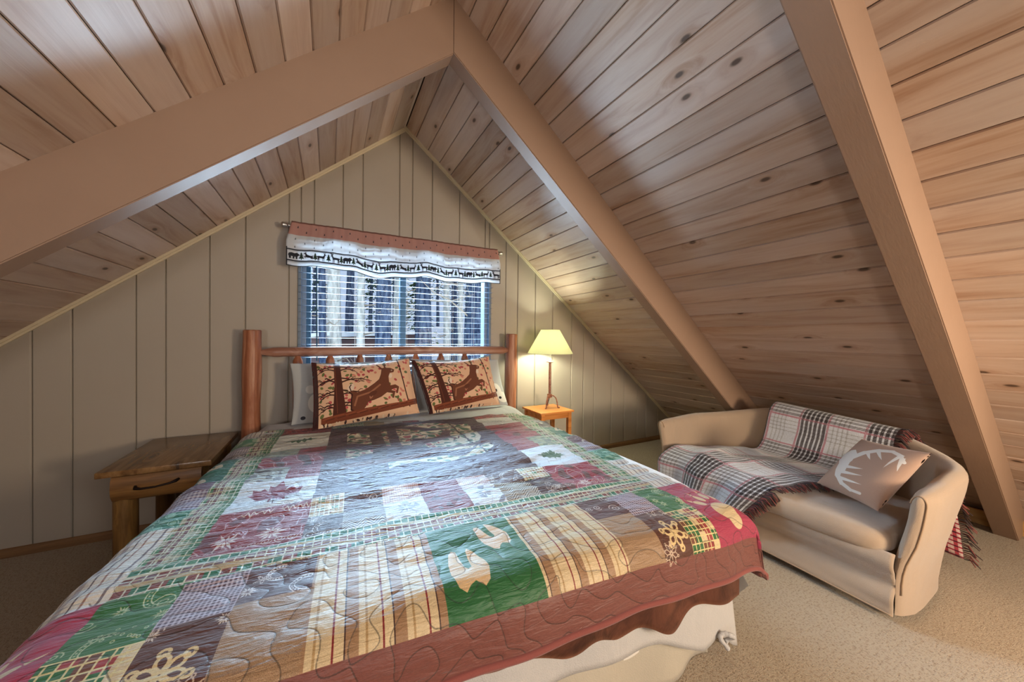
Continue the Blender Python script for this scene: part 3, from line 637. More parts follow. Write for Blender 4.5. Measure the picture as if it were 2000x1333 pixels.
def make_sham():
    W_, H_ = .70, .46; c = Cv(0, W_, 0, H_, 1500, (226, 188, 152)); g = np.random.default_rng(3)
    for _ in range(140):
        x, y = g.uniform(.03, .68), g.uniform(.02, .40); col = [(196, 92, 92), (104, 116, 64), (176, 70, 78), (206, 130, 110), (92, 106, 62)][g.integers(0, 5)]
        c.ell(x, y, g.uniform(.009, .016), g.uniform(.006, .011), col, g.uniform(0, 3))
    c.rect(0, W_, 0, .012, (150, 160, 160)); c.rect(0, .034, 0, H_, (70, 26, 22))
    T = (80, 40, 28); D = (58, 28, 22)
    for k, y in enumerate(np.linspace(.04, .36, 8)):
        for d in (-1, 1):
            L = (.20, .13, .17, .22, .16, .12, .18, .10)[k] if d > 0 else .13; o_ = .012*((k % 3)-1)
            pts = [(.165+d*L*t, y+o_*t-.03*math.sin(2.6*t)*(1 if k % 2 else -.3)+.03*t*t) for t in np.linspace(0, 1, 9)]; c.line(pts, .011, D, .35)
            for t, sg in ((3, -1), (5, 1), (6, -1)): c.line([pts[t], (pts[t][0]+d*.022, pts[t][1]+sg*.018), (pts[t][0]+d*.034, pts[t][1]+sg*.015)], .0045, D)
    c.poly([(.145, 0), (.185, 0), (.192, .2), (.205, .40), (.12, .40), (.14, .2)], T); c.line([(.15, .02), (.15, .38)], .004, (122, 66, 42))
    sh = xf(DEER, .41, .27, .36, -.12); c.poly([(x-.004, y+.003) for x, y in xf(DEER, .41, .27, .372, -.12)], D); c.poly(sh, (108, 62, 42))
    c.line(xf([(-.44, .16), (-.36, .0), (-.1, -.03), (.1, -.14)], .41, .27, .36, -.12), .012, (156, 104, 74)); c.ell(.375, .285, .012, .03, (164, 112, 84), .4, hole=.55); c.ell(.385, .275, .03, .016, (96, 54, 36), -.4)
    c.ell(.54, .105, .005, .005, (236, 226, 200)); c.ell(.54, .105, .0025, .0025, (20, 14, 12)); c.ell(.525, .15, .012, .02, (232, 214, 190), .3)
    c.ell(.245, .215, .02, .03, (226, 206, 182), .5); c.line([(.243, .24), (.236, .21), (.247, .195)], .007, D)
    for x, y in ((.50, .07), (.53, .055), (.56, .05), (.59, .045)): c.line([(x, y), (x+.012, y-.025), (x+.03, y-.02)], .0032, (236, 224, 200))
    c.line([(.60, 0), (.61, .12), (.622, .28), (.635, .40)], .009, D)
    c.poly([(.05, .40), (.3, .375), (.6, .36), (.70, .34), (.70, .385), (.6, .40), (.3, .43), (.05, .445)], (120, 62, 38))
    for k in range(9): c.line([(.06+.07*k, .405-.005*k+g.uniform(-.006, .01)), (.12+.07*k, .40-.005*k)], .004, (156, 86, 54)); c.line([(.08+.07*k, .42-.006*k), (.13+.07*k, .413-.006*k)], .004, (78, 40, 28))
    for k in range(26): x = g.uniform(.04, .66); c.ell(x, .447, .012, .007, (228, 206, 176) if k % 2 else D, g.uniform(0, 3))
    c.rect(0, .034, .38, H_, (58, 24, 22)); return c.a*np.array((.95, .93, .94))
def make_plaid():
    # u along x (0..1.55 m), v along y (0..2.0 m): y = 0 hangs behind the backrest
    c = Cv(0, 1.55, 0, 2.0, 520, (194, 199, 208)); _, X, Y = c.sl(0, 1.55, 0, 2.0); Wt = (206, 204, 202); K = (30, 24, 28); RD = (150, 40, 60)
    def band(t):
        p = .36; q = t % p; k = np.zeros(t.shape)            # 1 dark, .5 grey-dark, 2 red
        for a in np.arange(.016, .150, .026): k[(q > a) & (q < a+.0165)] = 1
        k[((q > .166) & (q < .178)) | ((q > .0) & (q < .011))] = 2
        for a in (.20, .225, .25, .275): k[(q > a) & (q < a+.007)] = .5
        return k
    kx, ky = band(X), band(Y+.05); a = c.a
    tw = ((X+Y)*240 % 1 < .5); tex = ((X*300).astype(int)+(Y*300).astype(int)) % 2 == 0
    for k_, tt in ((kx, tw), (ky, ~tw)):
        a[(k_ == .5) & tt] = (150, 150, 152); a[(k_ == 2) & tex] = RD; a[(k_ == 1) & tt] = K
    a[(kx == 1) & (ky == 1)] = K; a[((kx == 1) | (ky == 1)) & ~tw & tex] = (104, 98, 100)
    red = Y < .52; rr = (np.sin(X*190) > .35) & red; rk = (np.sin(Y*230) > .55) & red
    a[red] = (214, 186, 176); a[rr] = (178, 64, 76); a[rk] = (150, 34, 52); a[rr & rk] = (72, 24, 34)
    g_ = RNG.standard_normal(a.shape[:2])*.06; a *= (1+g_[..., None]); return a
def make_valance():
    W_, H_ = 1.75, .34; c = Cv(0, W_, 0, H_, 1000, (236, 238, 240)); hd = .105
    c.rect(0, W_, 0, hd, (224, 182, 172)); c.rect(0, W_, 0, .012, (166, 124, 114))
    K = (70, 72, 80)
    for j, y in enumerate((.035, .07)):
        for i in range(15): c.poly(xf(PINE, .05+.12*i+.06*(j % 2), y+.008, .02), K)
    for j, y in enumerate((.135, .165, .195)):
        for i in range(15): c.poly(xf(PINE, .05+.12*i+.06*(j % 2), y, .018), (110, 120, 126))
    c.rect(0, W_, .212, .220, K); c.rect(0, W_, .222, .224, K)
    for i in range(20):
        x = .045+.0875*i; k = i % 4
        if k == 0: c.poly(xf(BEAR, x, .262, .068), K)
        elif k == 2: c.poly(xf(STAND, x, .264, .062), K)
        elif k == 1: c.poly(xf(DEER, x, .264, .062, 0, -1), K)
        else: c.poly(xf(STAND, x, .264, .064, 0, -1), K); c.line([(x-.022, .232), (x-.03, .222), (x-.012, .226)], .004, K)
        c.poly(xf(PINE, x+.044, .264, .06), (66, 84, 74))
    c.rect(0, W_, .294, .304, K); c.rect(0, W_, .309, .311, (90, 86, 84)); c.rect(0, .006, .2, H_, K); c.rect(W_-.006, W_, .2, H_, K); c.rect(0, W_, .334, .34, (80, 78, 76)); return c.a
def make_grey(seed, x):
    c = Cv(0, .82, 0, .44, 700, (178, 180, 180)); g = np.random.default_rng(seed); c.a *= (1+.03*np.sin(np.arange(c.h)[:, None, None]*.9))
    for xx in (x, x+.42):
        Wc = (226, 224, 216); c.ell(xx, .30, .06, .07, Wc); c.ell(xx-.045, .20, .03, .03, (214, 212, 206)); c.ell(xx+.06, .36, .06, .05, Wc, .3); c.ell(xx, .295, .012, .014, (34, 34, 40)); c.ell(xx+.03, .365, .016, .012, (34, 34, 40)); c.ell(xx-.09, .40, .016, .013, (60, 60, 66))
    return c.a
def make_antler():
    c = Cv(0, .44, 0, .44, 1200, (176, 146, 128)); Wc = (226, 222, 216)
    # a pair of antlers on the skull, lying on its side
    c.poly([(.02, .17), (.06, .13), (.10, .12), (.14, .15), (.15, .21), (.13, .27), (.15, .32), (.12, .35), (.09, .30), (.07, .25), (.03, .22)], Wc)
    for sg in (-1, 1):
        y = lambda t: .22+sg*t
        beam = [(.13, y(.03)), (.17, y(.09)), (.23, y(.135)), (.30, y(.155)), (.36, y(.14)), (.40, y(.105))] if sg < 0 else [(.12, y(.06)), (.14, y(.12)), (.19, y(.16)), (.26, y(.18)), (.32, y(.175))]
        c.line(beam, .034, Wc, .5)
        if sg > 0: c.line([(.13, y(0)), (.15, y(.08))], .03, Wc)
        tines = [((.19, .10), (.24, .055)), ((.235, .13), (.30, .075)), ((.36, .14), (.34, .03)), ((.38, .12), (.405, .04))] if sg < 0 else [((.15, .04), (.25, .02)), ((.15, .085), (.28, .065)), ((.16, .13), (.31, .12))]
        for (ax, ay), (bx, by) in tines:
            A_, B_ = np.array((ax, y(ay))), np.array((bx, y(by))); d = (B_-A_)/np.linalg.norm(B_-A_); n_ = np.array((-d[1], d[0]))*.013
            c.poly([tuple(A_-d*.01+n_), tuple(A_*.4+B_*.6+n_*.6), tuple(B_), tuple(A_*.4+B_*.6-n_*.35), tuple(A_-d*.01-n_)], Wc)
    return c.a
M['quilt'] = img_mat('patchwork_quilt_print', make_quilt(), .5, .4, 'quilt', .2)
M['sham'] = img_mat('leaping_deer_print', make_sham(), .8, .2, 380, .3)
M['plaid'] = img_mat('wool_plaid_weave', make_plaid(), .95, .1, 500, .4)
M['valance'] = img_mat('valance_print', make_valance(), .85, .15, 500, .2, transl=.6)
M['grey_a'] = img_mat('grey_print_a', make_grey(1, .16), .9, .15, 400, .2); M['grey_b'] = img_mat('grey_print_b', make_grey(2, .3), .9, .15, 400, .2)
M['antler'] = img_mat('antler_print', make_antler(), .75, .2, 450, .3)
# ------------------------------------------------------------------ things in the room
def part(b, name, mat, parent, smooth=False, label=None, angle=None):
    o = b.build(name, mat, parent, smooth, label, angle=angle)
    p = Vector((0, 0, 0)); q = parent
    while q is not None: p += q.location; q = q.parent
    o.location = -p; return o
def solid(o, t, off=-1.0):
    md = o.modifiers.new('thickness', 'SOLIDIFY'); md.thickness = t; md.offset = off; return o
def smoothstep(a, b, x):
    t = np.clip((x-a)/(b-a), 0, 1); return t*t*(3-2*t)
def fbm(seed, kx, ky, n=10):
    g = np.random.default_rng(seed); A = g.uniform(.4, 1, n); KX = g.uniform(-kx, kx, n); KY = g.uniform(.4*ky, ky, n)*g.choice([-1, 1], n); PH = g.uniform(0, 7, n); T = A.sum()
    return lambda x, y: sum(a*np.sin(p*x+q*y+r) for a, p, q, r in zip(A, KX, KY, PH))/T
def logtube(path, r, seed, seg=16, amp=.07, lobes=5):
    g = random.Random(seed); ph = [g.uniform(0, 7) for _ in range(6)]
    # hand-peeled log: flat facets that wander along the length
    def rf(i, th):
        return 1+amp*(.5*math.sin(lobes*th+ph[0]+.12*i)+.3*math.sin(3*th+ph[1]-.2*i)+.35*math.sin(.9*i+ph[2])*math.sin(th+ph[3]))
    return MB().tube(path, r, seg, rfun=rf)
def seg_path(a, b, n): a, b = Vector(a), Vector(b); return [a.lerp(b, i/(n-1)) for i in range(n)]

# bed
BY = -.13
bed = tag(empty('bed', (.53, BY, 0)), 'king size peeled log bed with a log headboard under the window', 'bed')
for x, sd, lb in ((-.462, 1, None), (1.525, 2, None)):
    p = seg_path((x-.012, BY, .0), (x, BY, 1.296), 22); r = [.054+.003*math.sin(i*.8+sd) for i in range(22)]; p.append(Vector((x, BY, 1.302))); r.append(.046)
    part(logtube(p, r, sd, 20, .06), 'post', M['log'], bed, True, angle=35)
def rail(z, r, sd):
    x = [-.425, -.40, -.385, -.345, -.32]+list(np.linspace(-.28, 1.36, 26))+[1.40, 1.43, 1.455, 1.47, 1.49]
    rr = [.02, .02, .024, r*.96, r]+[r*(1+.05*math.sin(i*.7+sd)) for i in range(26)]+[r, r*.97, .026, .02, .02]
    return logtube([(a, BY, z+.003*math.sin(3*a)) for a in x], rr, sd, 16, .05)
part(rail(1.152, .035, 5), 'top_rail', M['log_x'], bed, True, angle=35); part(rail(.44, .035, 6), 'lower_rail', M['log_x'], bed, True, angle=35)
for i, x in enumerate((-.197, .008, .21, .42, .633, .844, 1.056)):
    z = [.44]+list(np.linspace(.50, 1.075, 10))+[1.09, 1.105, 1.12, 1.15]; r = [.016]+[.031+.002*math.sin(k+i) for k in range(10)]+[.029, .022, .016, .016]
    part(logtube([(x, BY, q) for q in z], r, 10+i, 14, .05), 'spindle', M['log'], bed, True, angle=40)
part(MB().box((-.40, -2.17, .13), (1.46, -.20, .33), .02), 'box_spring', M['mattress'], bed, True, angle=40)
for x in (-.36, 1.42):
    for y in (-2.1, -.3): part(MB().tube([(x, y, 0), (x, y, .14)], .03, 12), 'leg', M['log'], bed, True, angle=40)
# mattress with its sheet
mt = tag(empty('mattress', (.53, -1.2, .33)), 'thick mattress in a white sheet, seen bare beside the headboard', 'mattress')
b = MB(); nx, ny = 60, 70; P = []
f1 = fbm(3, 14, 30)
def super_slab(x0, x1, y0, y1, z0, z1, r, nu=48, nv=9, crown=0.0, noise=None):
    """rounded slab: stacked superellipse rings, closed by a top grid of rings"""
    cx, cy, hx, hy = (x0+x1)/2, (y0+y1)/2, (x1-x0)/2, (y1-y0)/2; rings = []
    prof = [(1-r/min(hx, hy)*(1-math.sin(t)), z0+r*(1-math.cos(t))) for t in np.linspace(0, math.pi/2, 5)]
    prof += [(1-r/min(hx, hy)*(1-math.cos(t)), z1-r+r*math.sin(t)) for t in np.linspace(0, math.pi/2, 6)]
    last = prof[-1][0]; prof += [(last*q, z1+crown*(1-q*q)) for q in (.92, .8, .6, .4, .2, .02)]
    prof = [(.02, z0)]+prof
    for k, z in prof:
        ring = []
        for i in range(nu):
            th = TWO*i/nu; c_, s_ = math.cos(th), math.sin(th); n_ = 9
            q = (abs(c_)**n_+abs(s_)**n_)**(-1/n_); x, y = cx+hx*q*c_-(0 if k > .99 else (1-k)*min(hx, hy)*q*c_ if k > last-.001 else hx*(1-k)*q*c_-0), 0
            shrink = (1-k)*min(hx, hy)
            if k >= last-1e-6: x, y = cx+(hx-shrink)*q*c_, cy+(hy-shrink)*q*s_
            else: x, y = cx+(hx-(1-last)*min(hx, hy))*q*c_*k/last, cy+(hy-(1-last)*min(hx, hy))*q*s_*k/last
            ring.append((x, y, z+(noise(x, y) if noise else 0)))
        rings.append(ring)
    return MB().grid(rings+[], None) if False else _closed(rings)
def _closed(rings):
    b = MB(); n, m_ = len(rings), len(rings[0]); b.add([p for r in rings for p in r], [[i*m_+k, i*m_+(k+1) % m_, (i+1)*m_+(k+1) % m_, (i+1)*m_+k] for i in range(n-1) for k in range(m_)]+[list(range(m_))[::-1], [(n-1)*m_+k for k in range(m_)]]); return b
part(super_slab(-.42, 1.48, -2.2, -.19, .332, .618, .055, 96), 'ticking', M['mattress'], mt, True, angle=60)
nx, ny = 90, 40; P = []
for x in np.linspace(-.445, 1.505, nx):
    row = []
    for y in np.linspace(-.20, -.95, ny):
        ez = max(-.36-x, x-1.42, 0); e = min(ez, .085)
        ey = max(y+.25, 0)
        z = .628+.030*float(smoothstep(-.62, -.36, y))-.6*e**1.35*9*.35+.004*float(f1(x, y))
        if y > -.42: z += .012*max(0, math.sin(x*17+y*9))*smoothstep(-.42, -.3, y)*(1 if x < .0 else .3)
        row.append((x, y, z))
    P.append(row)
part(MB().grid(P), 'fitted_sheet', M['sheet'], mt, True)

# quilt
TH = math.radians(3.0); OX, OY = .462, -1.02; AS = .95
ea = (math.cos(TH), -math.sin(TH)); eb = (-math.sin(TH), -math.cos(TH))
def ztop(X, Y):
    z = .652-.028*smoothstep(.2, 1.5, X)*smoothstep(-1.1, -2.2, Y)-.008*smoothstep(1.0, 1.5, X)
    return z
wr1, wr2, wr3 = fbm(21, 9, 42, 14), fbm(22, 30, 120, 12), fbm(23, 4, 12, 8)
def quilt_at(a, b):
    a = a*AS; X = OX+a*ea[0]+b*eb[0]-.012*b; Y = OY+a*ea[1]+b*eb[1]; r = .10
    def hang(e, flare=.06):
        e = np.maximum(e, 0); q = np.minimum(e, r*math.pi/2)
        ex = np.maximum(e-r*math.pi/2, 0)
        return r*np.sin(q/r)+flare*ex, r*(1-np.cos(q/r))+ex*.997
    xl = -.405-.085*smoothstep(-.5, -2.0, Y)
    dl, zl = hang(xl-X, .10); dr, zr_ = hang(X-1.375, .10); dy, zy = hang(-2.20-Y, .07)
    Xo = np.minimum(np.maximum(X, xl), 1.375)-dl+dr; Yo = np.maximum(Y, -2.20)-dy
    side = zl+zr_; z = ztop(Xo, Yo)-np.maximum(side, zy)-.12*np.minimum(side, zy)
    both = np.minimum(side, zy); Xo = Xo+np.where(zr_ > 0, 1, np.where(zl > 0, -1, 0))*both*.10; Yo = Yo-both*.04
    top = 1-np.clip((side+zy)/.08, 0, 1)
    w_ = wr1(a, b)*.020+wr2(a, b)*.009+wr3(a, b)*.010
    z = z+w_*(.25+.75*top)*(1-.55*smoothstep(.9, 1.1, b))
    Yo = Yo-(1-top)*(.006*np.sin(a*9+.6)+.003*np.sin(a*23))*np.clip(zy/.15, 0, 1)
    return Xo, Yo, z
na, nb = 330, 250
AA, BB = np.meshgrid(np.linspace(-1.38, 1.38, na), np.linspace(-.665, 1.405, nb), indexing='ij')
B0 = -.665-.075*AA; BB = B0+(BB+.665)/(1.405+.665)*(1.405-B0)      # the top edge lies square to the bed
QX, QY, QZ = quilt_at(AA, BB)
# the quilt rises slightly where it meets the pillows
UVq = np.stack([(AA+1.38)/2.76, 1-(BB+.70)/2.105], -1)
b = MB(); b.grid(np.stack([QX, QY, QZ], -1).tolist(), [[tuple(q) for q in r] for r in UVq.tolist()])
quilt = b.build('quilt', M['quilt'], smooth=True); solid(quilt, .014)
tag(quilt, 'patchwork lodge quilt with leaf, paw and hoof print blocks spread over the bed', 'quilt')
for md in quilt.modifiers: md.offset = 1.0
# bound edge of the quilt, along the foot hem
hem = [Vector(map(float, p)) for p in zip(*quilt_at(np.linspace(-1.38, 1.38, 160), np.full(160, 1.405)))]
part(MB().tube(hem, .009, 8), 'binding', fabric('quilt_binding', lin((128, 70, 64))), quilt, True)

def drape(name, xs, hemz, y_face, r, mat, folds, label, cat, nv=40, z0=.634, ytop=-1.75, taper=None, thick=.008, fold_amp=.011):
    """cloth that lies under the quilt and falls over the foot of the bed to a wandering hem"""
    P = []
    for x in xs:
        hz = float(np.mean(np.interp(x+np.linspace(-.035, .035, 9), [q[0] for q in hemz], [q[1] for q in hemz]))); row = []
        zt = z0-.05*float(smoothstep(.2, 1.5, x))
        L1 = abs(y_face+r-ytop); L2 = r*math.pi/2; L3 = max(zt-r-hz, .01)
        for t in np.linspace(0, 1, nv):
            s_ = t*(L1+L2+L3)
            if s_ < L1: y, z = ytop-s_, zt
            elif s_ < L1+L2: q = (s_-L1)/r; y, z = y_face+r-r*math.sin(q), zt-r*(1-math.cos(q))
            else:
                d = s_-L1-L2; y, z = y_face-fold_amp*math.sin(folds*x+.7*math.sin(3*x))*min(1, d/.12)-.02*d, zt-r-d
            xx = x+(taper(x, z) if taper else 0)
            row.append((xx, y, z))
        P.append(row)
    o = MB().grid(P).build(name, mat, smooth=True); solid(o, thick, 0); return tag(o, label, cat)
drape('velvet_blanket', np.linspace(-.35, 1.43, 170), [(-.35, .50), (.262, .468), (.416, .428), (.56, .385), (.605, .370), (.64, .386), (.70, .388), (.76, .35), (.812, .330), (.85, .355), (.90, .352), (1.0, .285), (1.057, .272), (1.115, .310), (1.18, .322), (1.30, .285), (1.43, .266)], -2.262, .075, M['velvet'], 21, 'brown velvet blanket hanging in folds below the quilt at the bed foot', 'blanket')
drape('flat_sheet', np.linspace(-.3, 1.43, 170), [(-.3, .30), (.3, .28), (.678, .262), (.913, .235), (1.037, .20), (1.15, .14), (1.25, .092), (1.27, .13), (1.33, .11), (1.37, .06), (1.40, .02), (1.43, .012)], -2.222, .065, M['sheet'], 17, 'untucked white sheet trailing to the carpet at the bed corner', 'sheet', taper=lambda x, z: .06*float(smoothstep(1.0, 1.4, x))*max(0, (.36-z)/.36), z0=.628, fold_amp=.010)
# bed skirt
P = []
for x in np.linspace(-.40, 1.36, 200):
    P.append([(x, -2.172-.012*t-(.006+.012*t)*math.sin(19*x+1.2*math.sin(4*x)), .33-.325*t) for t in np.linspace(0, 1, 14)])
sk = MB().grid(P).build('bed_skirt', M['skirt'], smooth=True); solid(sk, .004, 0); tag(sk, 'gathered cream bed skirt reaching the carpet at the foot of the bed', 'bed skirt')
P = [[(1.455+.05*t+.02*s_, -2.235+.075*s_-.02*t, .365-.20*t*(1-.55*(1-s_))) for s_ in np.linspace(0, 1, 8)] for t in np.linspace(0, 1, 10)]
part(MB().grid(P), 'sheet_corner', M['sheet'], bpy.data.objects['flat_sheet'], True)
part(MB().tube([(1.352+.024*math.cos(t)*(1+.2*math.sin(3*t)), -2.262-.012*math.sin(2*t), .118+.024*math.sin(t)) for t in np.linspace(0, 9.4, 40)], [.006+.004*math.sin(k*.9)**2 for k in range(40)], 8), 'elastic_knot', M['sheet'], bpy.data.objects['flat_sheet'], True)

# pillows
def pillow(name, cs, T, mat, label, group=None, ear=.02, edge=.0, n=40, seed=0, sag=.0):
    BL, BR, TR, TL = [Vector(c_) for c_ in cs]; nrm = ((BR-BL).cross(TL-BL)).normalized(); b = MB(); f = fbm(seed+50, 9, 9, 8)
    fl_ = edge
    for sg in (1, -1):
        P, UV = [], []
        for i in range(n+1):
            u = .5-.5*math.cos(math.pi*i/n); row, ru = [], []
            for j in range(n+1):
                v = .5-.5*math.cos(math.pi*j/n); U_, V_ = 2*u-1, 2*v-1
                du = fl_; bulge = (max(0, 1-(abs(U_)/(1-du))**2.6)*max(0, 1-(abs(V_)/(1-du))**2.6))**.55
                # sides pull in between the corners
                pu = u+(.5-u)*ear*2*(1-V_*V_)*abs(U_)**3; pv = v+(.5-v)*ear*2*(1-U_*U_)*abs(V_)**3
                p = BL*(1-pu)*(1-pv)+BR*pu*(1-pv)+TR*pu*pv+TL*(1-pu)*pv
                wr = .006*float(f(pu*1.6, pv*1.6))*bulge
                p = p+nrm*(sg*(T*.5*bulge+.0015)+wr)+Vector((0, 0, -sag*(1-U_*U_)*v*v))
                row.append(p); ru.append((u, v))
            P.append(row); UV.append(ru)
        b.grid(P, UV)
    me = b.build(name, mat, smooth=True)
    bm = bmesh.new(); bm.from_mesh(me.data); bmesh.ops.remove_doubles(bm, verts=bm.verts[:], dist=.0035); bmesh.ops.recalc_face_normals(bm, faces=bm.faces[:]); bm.to_mesh(me.data); bm.free()
    return tag(me, label, 'pillow', group)
pillow('pillow', [(-.22, -.33, .672), (.56, -.33, .672), (.57, -.235, 1.085), (-.235, -.24, 1.075)], .10, M['grey_a'], 'pale grey printed pillow standing behind the deer pillow on the left half of the headboard', seed=1)
pillow('pillow', [(.60, -.33, .675), (1.40, -.31, .672), (1.33, -.235, 1.07), (.575, -.235, 1.09)], .10, M['grey_b'], 'pale grey printed pillow standing behind the deer pillow nearer the table lamp', seed=2)
G_ = 'leaping deer pillow shams'
pillow('pillow', [(-.09, -.56, .678), (.575, -.54, .722), (.527, -.385, 1.113), (-.105, -.395, 1.092)], .13, M['sham'], 'leaping deer pillow propped farther from the lamp, brown border and long log', G_, .015, .045, seed=3, sag=.02)
pillow('pillow', [(.645, -.54, .705), (1.225, -.51, .725), (1.178, -.38, 1.117), (.54, -.385, 1.095)], .12, M['sham'], 'leaping deer pillow propped closer to the lamp, tilted against its grey pillow', G_, .015, .045, seed=4, sag=.02)

# valance
hx = lambda x: .016*math.sin(x*19)+.012*math.sin(x*9.5+1)+.007*math.sin(x*47)
P, UV = [], []
for i in range(161):
    u = i/160; row, ru = [], []
    for j in range(33):
        v = j/32; x = -.240+1.615*u; dz = .335*v-.018
        am = min(1, v*2.2)
        side = 0
        y = -.099-.004-(.25+.75*am)*.9*(hx(x)+.016)-.012*am+.0035*math.sin(x*118+2*math.sin(x*13))*(1-.6*v)
        z = 2.066-dz*(.95)-v*am*(.040*math.exp(-((u-.38)/.12)**2)+.026*math.exp(-((u-.76)/.13)**2)+.006*math.sin(x*24))
        x2 = x+.030*am*(-1 if u < .5 else .35)*abs(2*u-1)**3
        row.append((x2, y, z)); ru.append((u, 1-v))
    P.append(row); UV.append(ru)
va = MB(); va.grid(P, UV); va = va.build('valance', M['valance'], smooth=True); solid(va, .0012)
tag(va, 'sheer valance printed with bears, deer and pines under a pink heading', 'curtain')

# left night stand
ns = tag(empty('nightstand', (-.765, -.36, 0)), 'dark rustic log nightstand with one drawer, on the side away from the lamp', 'nightstand')
part(MB().box((-.985, -.675, .572), (-.55, -.045, .602), .006), 'top', M['rustic'], ns, True, angle=40)
for x in (-.905, -.625):
    for y in (-.595, -.11):
        part(logtube(seg_path((x, y, 0), (x, y, .572), 12), .046, int(x*100+y*10), 16, .03), 'leg', M['rustic_z'], ns, True, angle=40)
b = MB(); pr = [(-.60+.0, .44), (-.628, .436), (-.650, .45), (-.664, .475), (-.668, .51), (-.664, .545), (-.655, .566), (-.60, .568)]
b.prism(pr, -.935, -.595, axis='x'); dr = part(b, 'drawer', M['rustic_x'], ns, True, angle=30)
b = MB(); hp = [(-.845, -.668, .512), (-.84, -.685, .508), (-.82, -.692, .505), (-.765, -.693, .506), (-.71, -.692, .515), (-.69, -.685, .52), (-.685, -.667, .522)]
b.tube(hp, [.007, .008, .0055, .0045, .0055, .008, .007], 8); part(b, 'handle', M['iron'], dr, True, 'black iron twisted handle')
for x in (-.925, -.605): part(MB().box((x-.012, -.60, .44), (x+.012, -.10, .572), .004), 'side_panel', M['rustic'], ns)
part(MB().box((-.93, -.135, .44), (-.60, -.11, .572), .004), 'back_panel', M['rustic_x'], ns)
# right side table
st = tag(empty('side_table', (1.84, -.28, 0)), 'small honey coloured wooden side table holding the table lamp', 'side table')
part(MB().box((1.655, -.45, .583), (2.02, -.11, .600), .004), 'top', M['orange'], st, True, angle=40)
for x in (1.69, 1.985):
    for y in (-.415, -.145): part(MB().box((x-.018, y-.018, 0), (x+.018, y+.018, .583), .003), 'leg', M['orange'], st)
for lo, hi in (((1.708, -.428, .53), (1.967, -.412, .583)), ((1.708, -.148, .53), (1.967, -.132, .583)), ((1.682, -.397, .53), (1.698, -.163, .583)), ((1.977, -.397, .53), (1.993, -.163, .583))):
    part(MB().box(lo, hi, .002), 'apron', M['orange'], st)
# lamp
LX, LY, LZ = 1.868, -.265, .605
lamp = tag(empty('table_lamp', (LX, LY, LZ)), 'lit table lamp with cream cone shade and rusted iron tripod base', 'lamp')
def lp(b, name, mat, smooth=True, label=None, parent=lamp): o = b.build(name, mat, parent, smooth, label, angle=40); o.location = (0, 0, 0); return o
lp(MB().lathe([(.0, .088), (.011, .088), (.012, .10), (.0115, .43), (.0, .43)], seg=16), 'stem', M['rust'])
lp(MB().lathe([(.0, .095), (.022, .096), (.026, .102), (.022, .108), (.019, .113), (.024, .119), (.024, .126), (.014, .131), (.0, .132)], seg=20), 'collar', M['rust'])
lp(MB().lathe([(.0, .428), (.03, .430), (.038, .436), (.036, .438), (.0, .434)], seg=24), 'drip_pan', M['rust'])
for k, th in enumerate((-2.55, -.85, 1.2)):
    c_, s_ = math.cos(th), math.sin(th); pts = [(.016, .116), (.036, .114), (.056, .10), (.068, .078), (.075, .05), (.078, .02), (.080, .006), (.092, .004), (.098, .006)]
    lp(MB().tube([(r*c_, r*s_, z) for r, z in pts], [.006, .006, .006, .006, .006, .006, .006, .007, .005], 8), 'leg', M['rust'])
lp(MB().tube([(.0, .0, .095), (-.015, -.01, .07), (-.04, -.02, .035), (-.065, -.04, .008)], .0028, 6), 'cord', M['iron'])
lp(MB().lathe([(.0, .43), (.011, .435), (.011, .50), (.017, .505), (.017, .53), (.0, .532)], seg=14), 'socket', M['cord'])
lp(MB().lathe([(.0, .531), (.014, .535), (.03, .565), (.032, .595), (.022, .625), (.0, .638)], seg=18), 'bulb', M['bulb'])
sh = MB(); sh.lathe([(.212, .515), (.2125, .520), (.09, .736), (.088, .740)], seg=56); so = lp(sh, 'lamp_shade', M['shade']); solid(so, .0015, 0)
for k in range(3):
    th = TWO*k/3; lp(MB().tube([(0, 0, .733), (.089*math.cos(th), .089*math.sin(th), .735)], .0018, 5), 'spider', M['iron'])
pl = light('lamp_bulb_light', 'POINT', (LX, LY, LZ+.60), 46, (.96, 1.0, .72), .05)
pl.parent = lamp; pl.location = (0, 0, .60)
# loveseat
LO = Vector((2.62, -1.87, 0))
love = tag(empty('loveseat', tuple(LO)), 'small beige slipcovered loveseat with curved arms under the sloping ceiling', 'sofa')
def tub_path(n):
    pts = [(2.275, -1.325), (2.45, -1.310), (2.62, -1.312)]
    cxy = (2.66, -1.552); pts += [(cxy[0]+.24*math.sin(t), cxy[1]+.24*math.cos(t)) for t in np.linspace(.15, math.pi/2, 7)]
    pts += [(2.905, -1.72), (2.91, -1.87)]
    half = pts; full = half+[(x, -3.74-y) for x, y in half[::-1][1:]]
    p = np.array(full); d = np.r_[0, np.cumsum(np.hypot(*np.diff(p, axis=0).T))]; t = np.linspace(0, d[-1], n)
    return np.interp(t, d, p[:, 0]), np.interp(t, d, p[:, 1]), t/d[-1]
n = 120; px, py, pt = tub_path(n)
for _ in range(3): px[1:-1] = (px[:-2]+2*px[1:-1]+px[2:])/4; py[1:-1] = (py[:-2]+2*py[1:-1]+py[2:])/4
tx, ty = np.gradient(px), np.gradient(py); L_ = np.hypot(tx, ty); nx_, ny_ = -ty/L_, tx/L_   # outward: checked below
if ny_[0] < 0: nx_, ny_ = -nx_, -ny_
def top_h(i):
    t = pt[i]; armL, armR = .640+.02*min(t/.25, 1), .600+.065*min((1-t)/.25, 1)
    a = armL if t < .5 else armR; k = float(smoothstep(.23, .40, t)*(1-smoothstep(.60, .77, t)))
    return a*(1-k)+.752*k
fw_ = fbm(31, 16, 16, 10)
rings = []
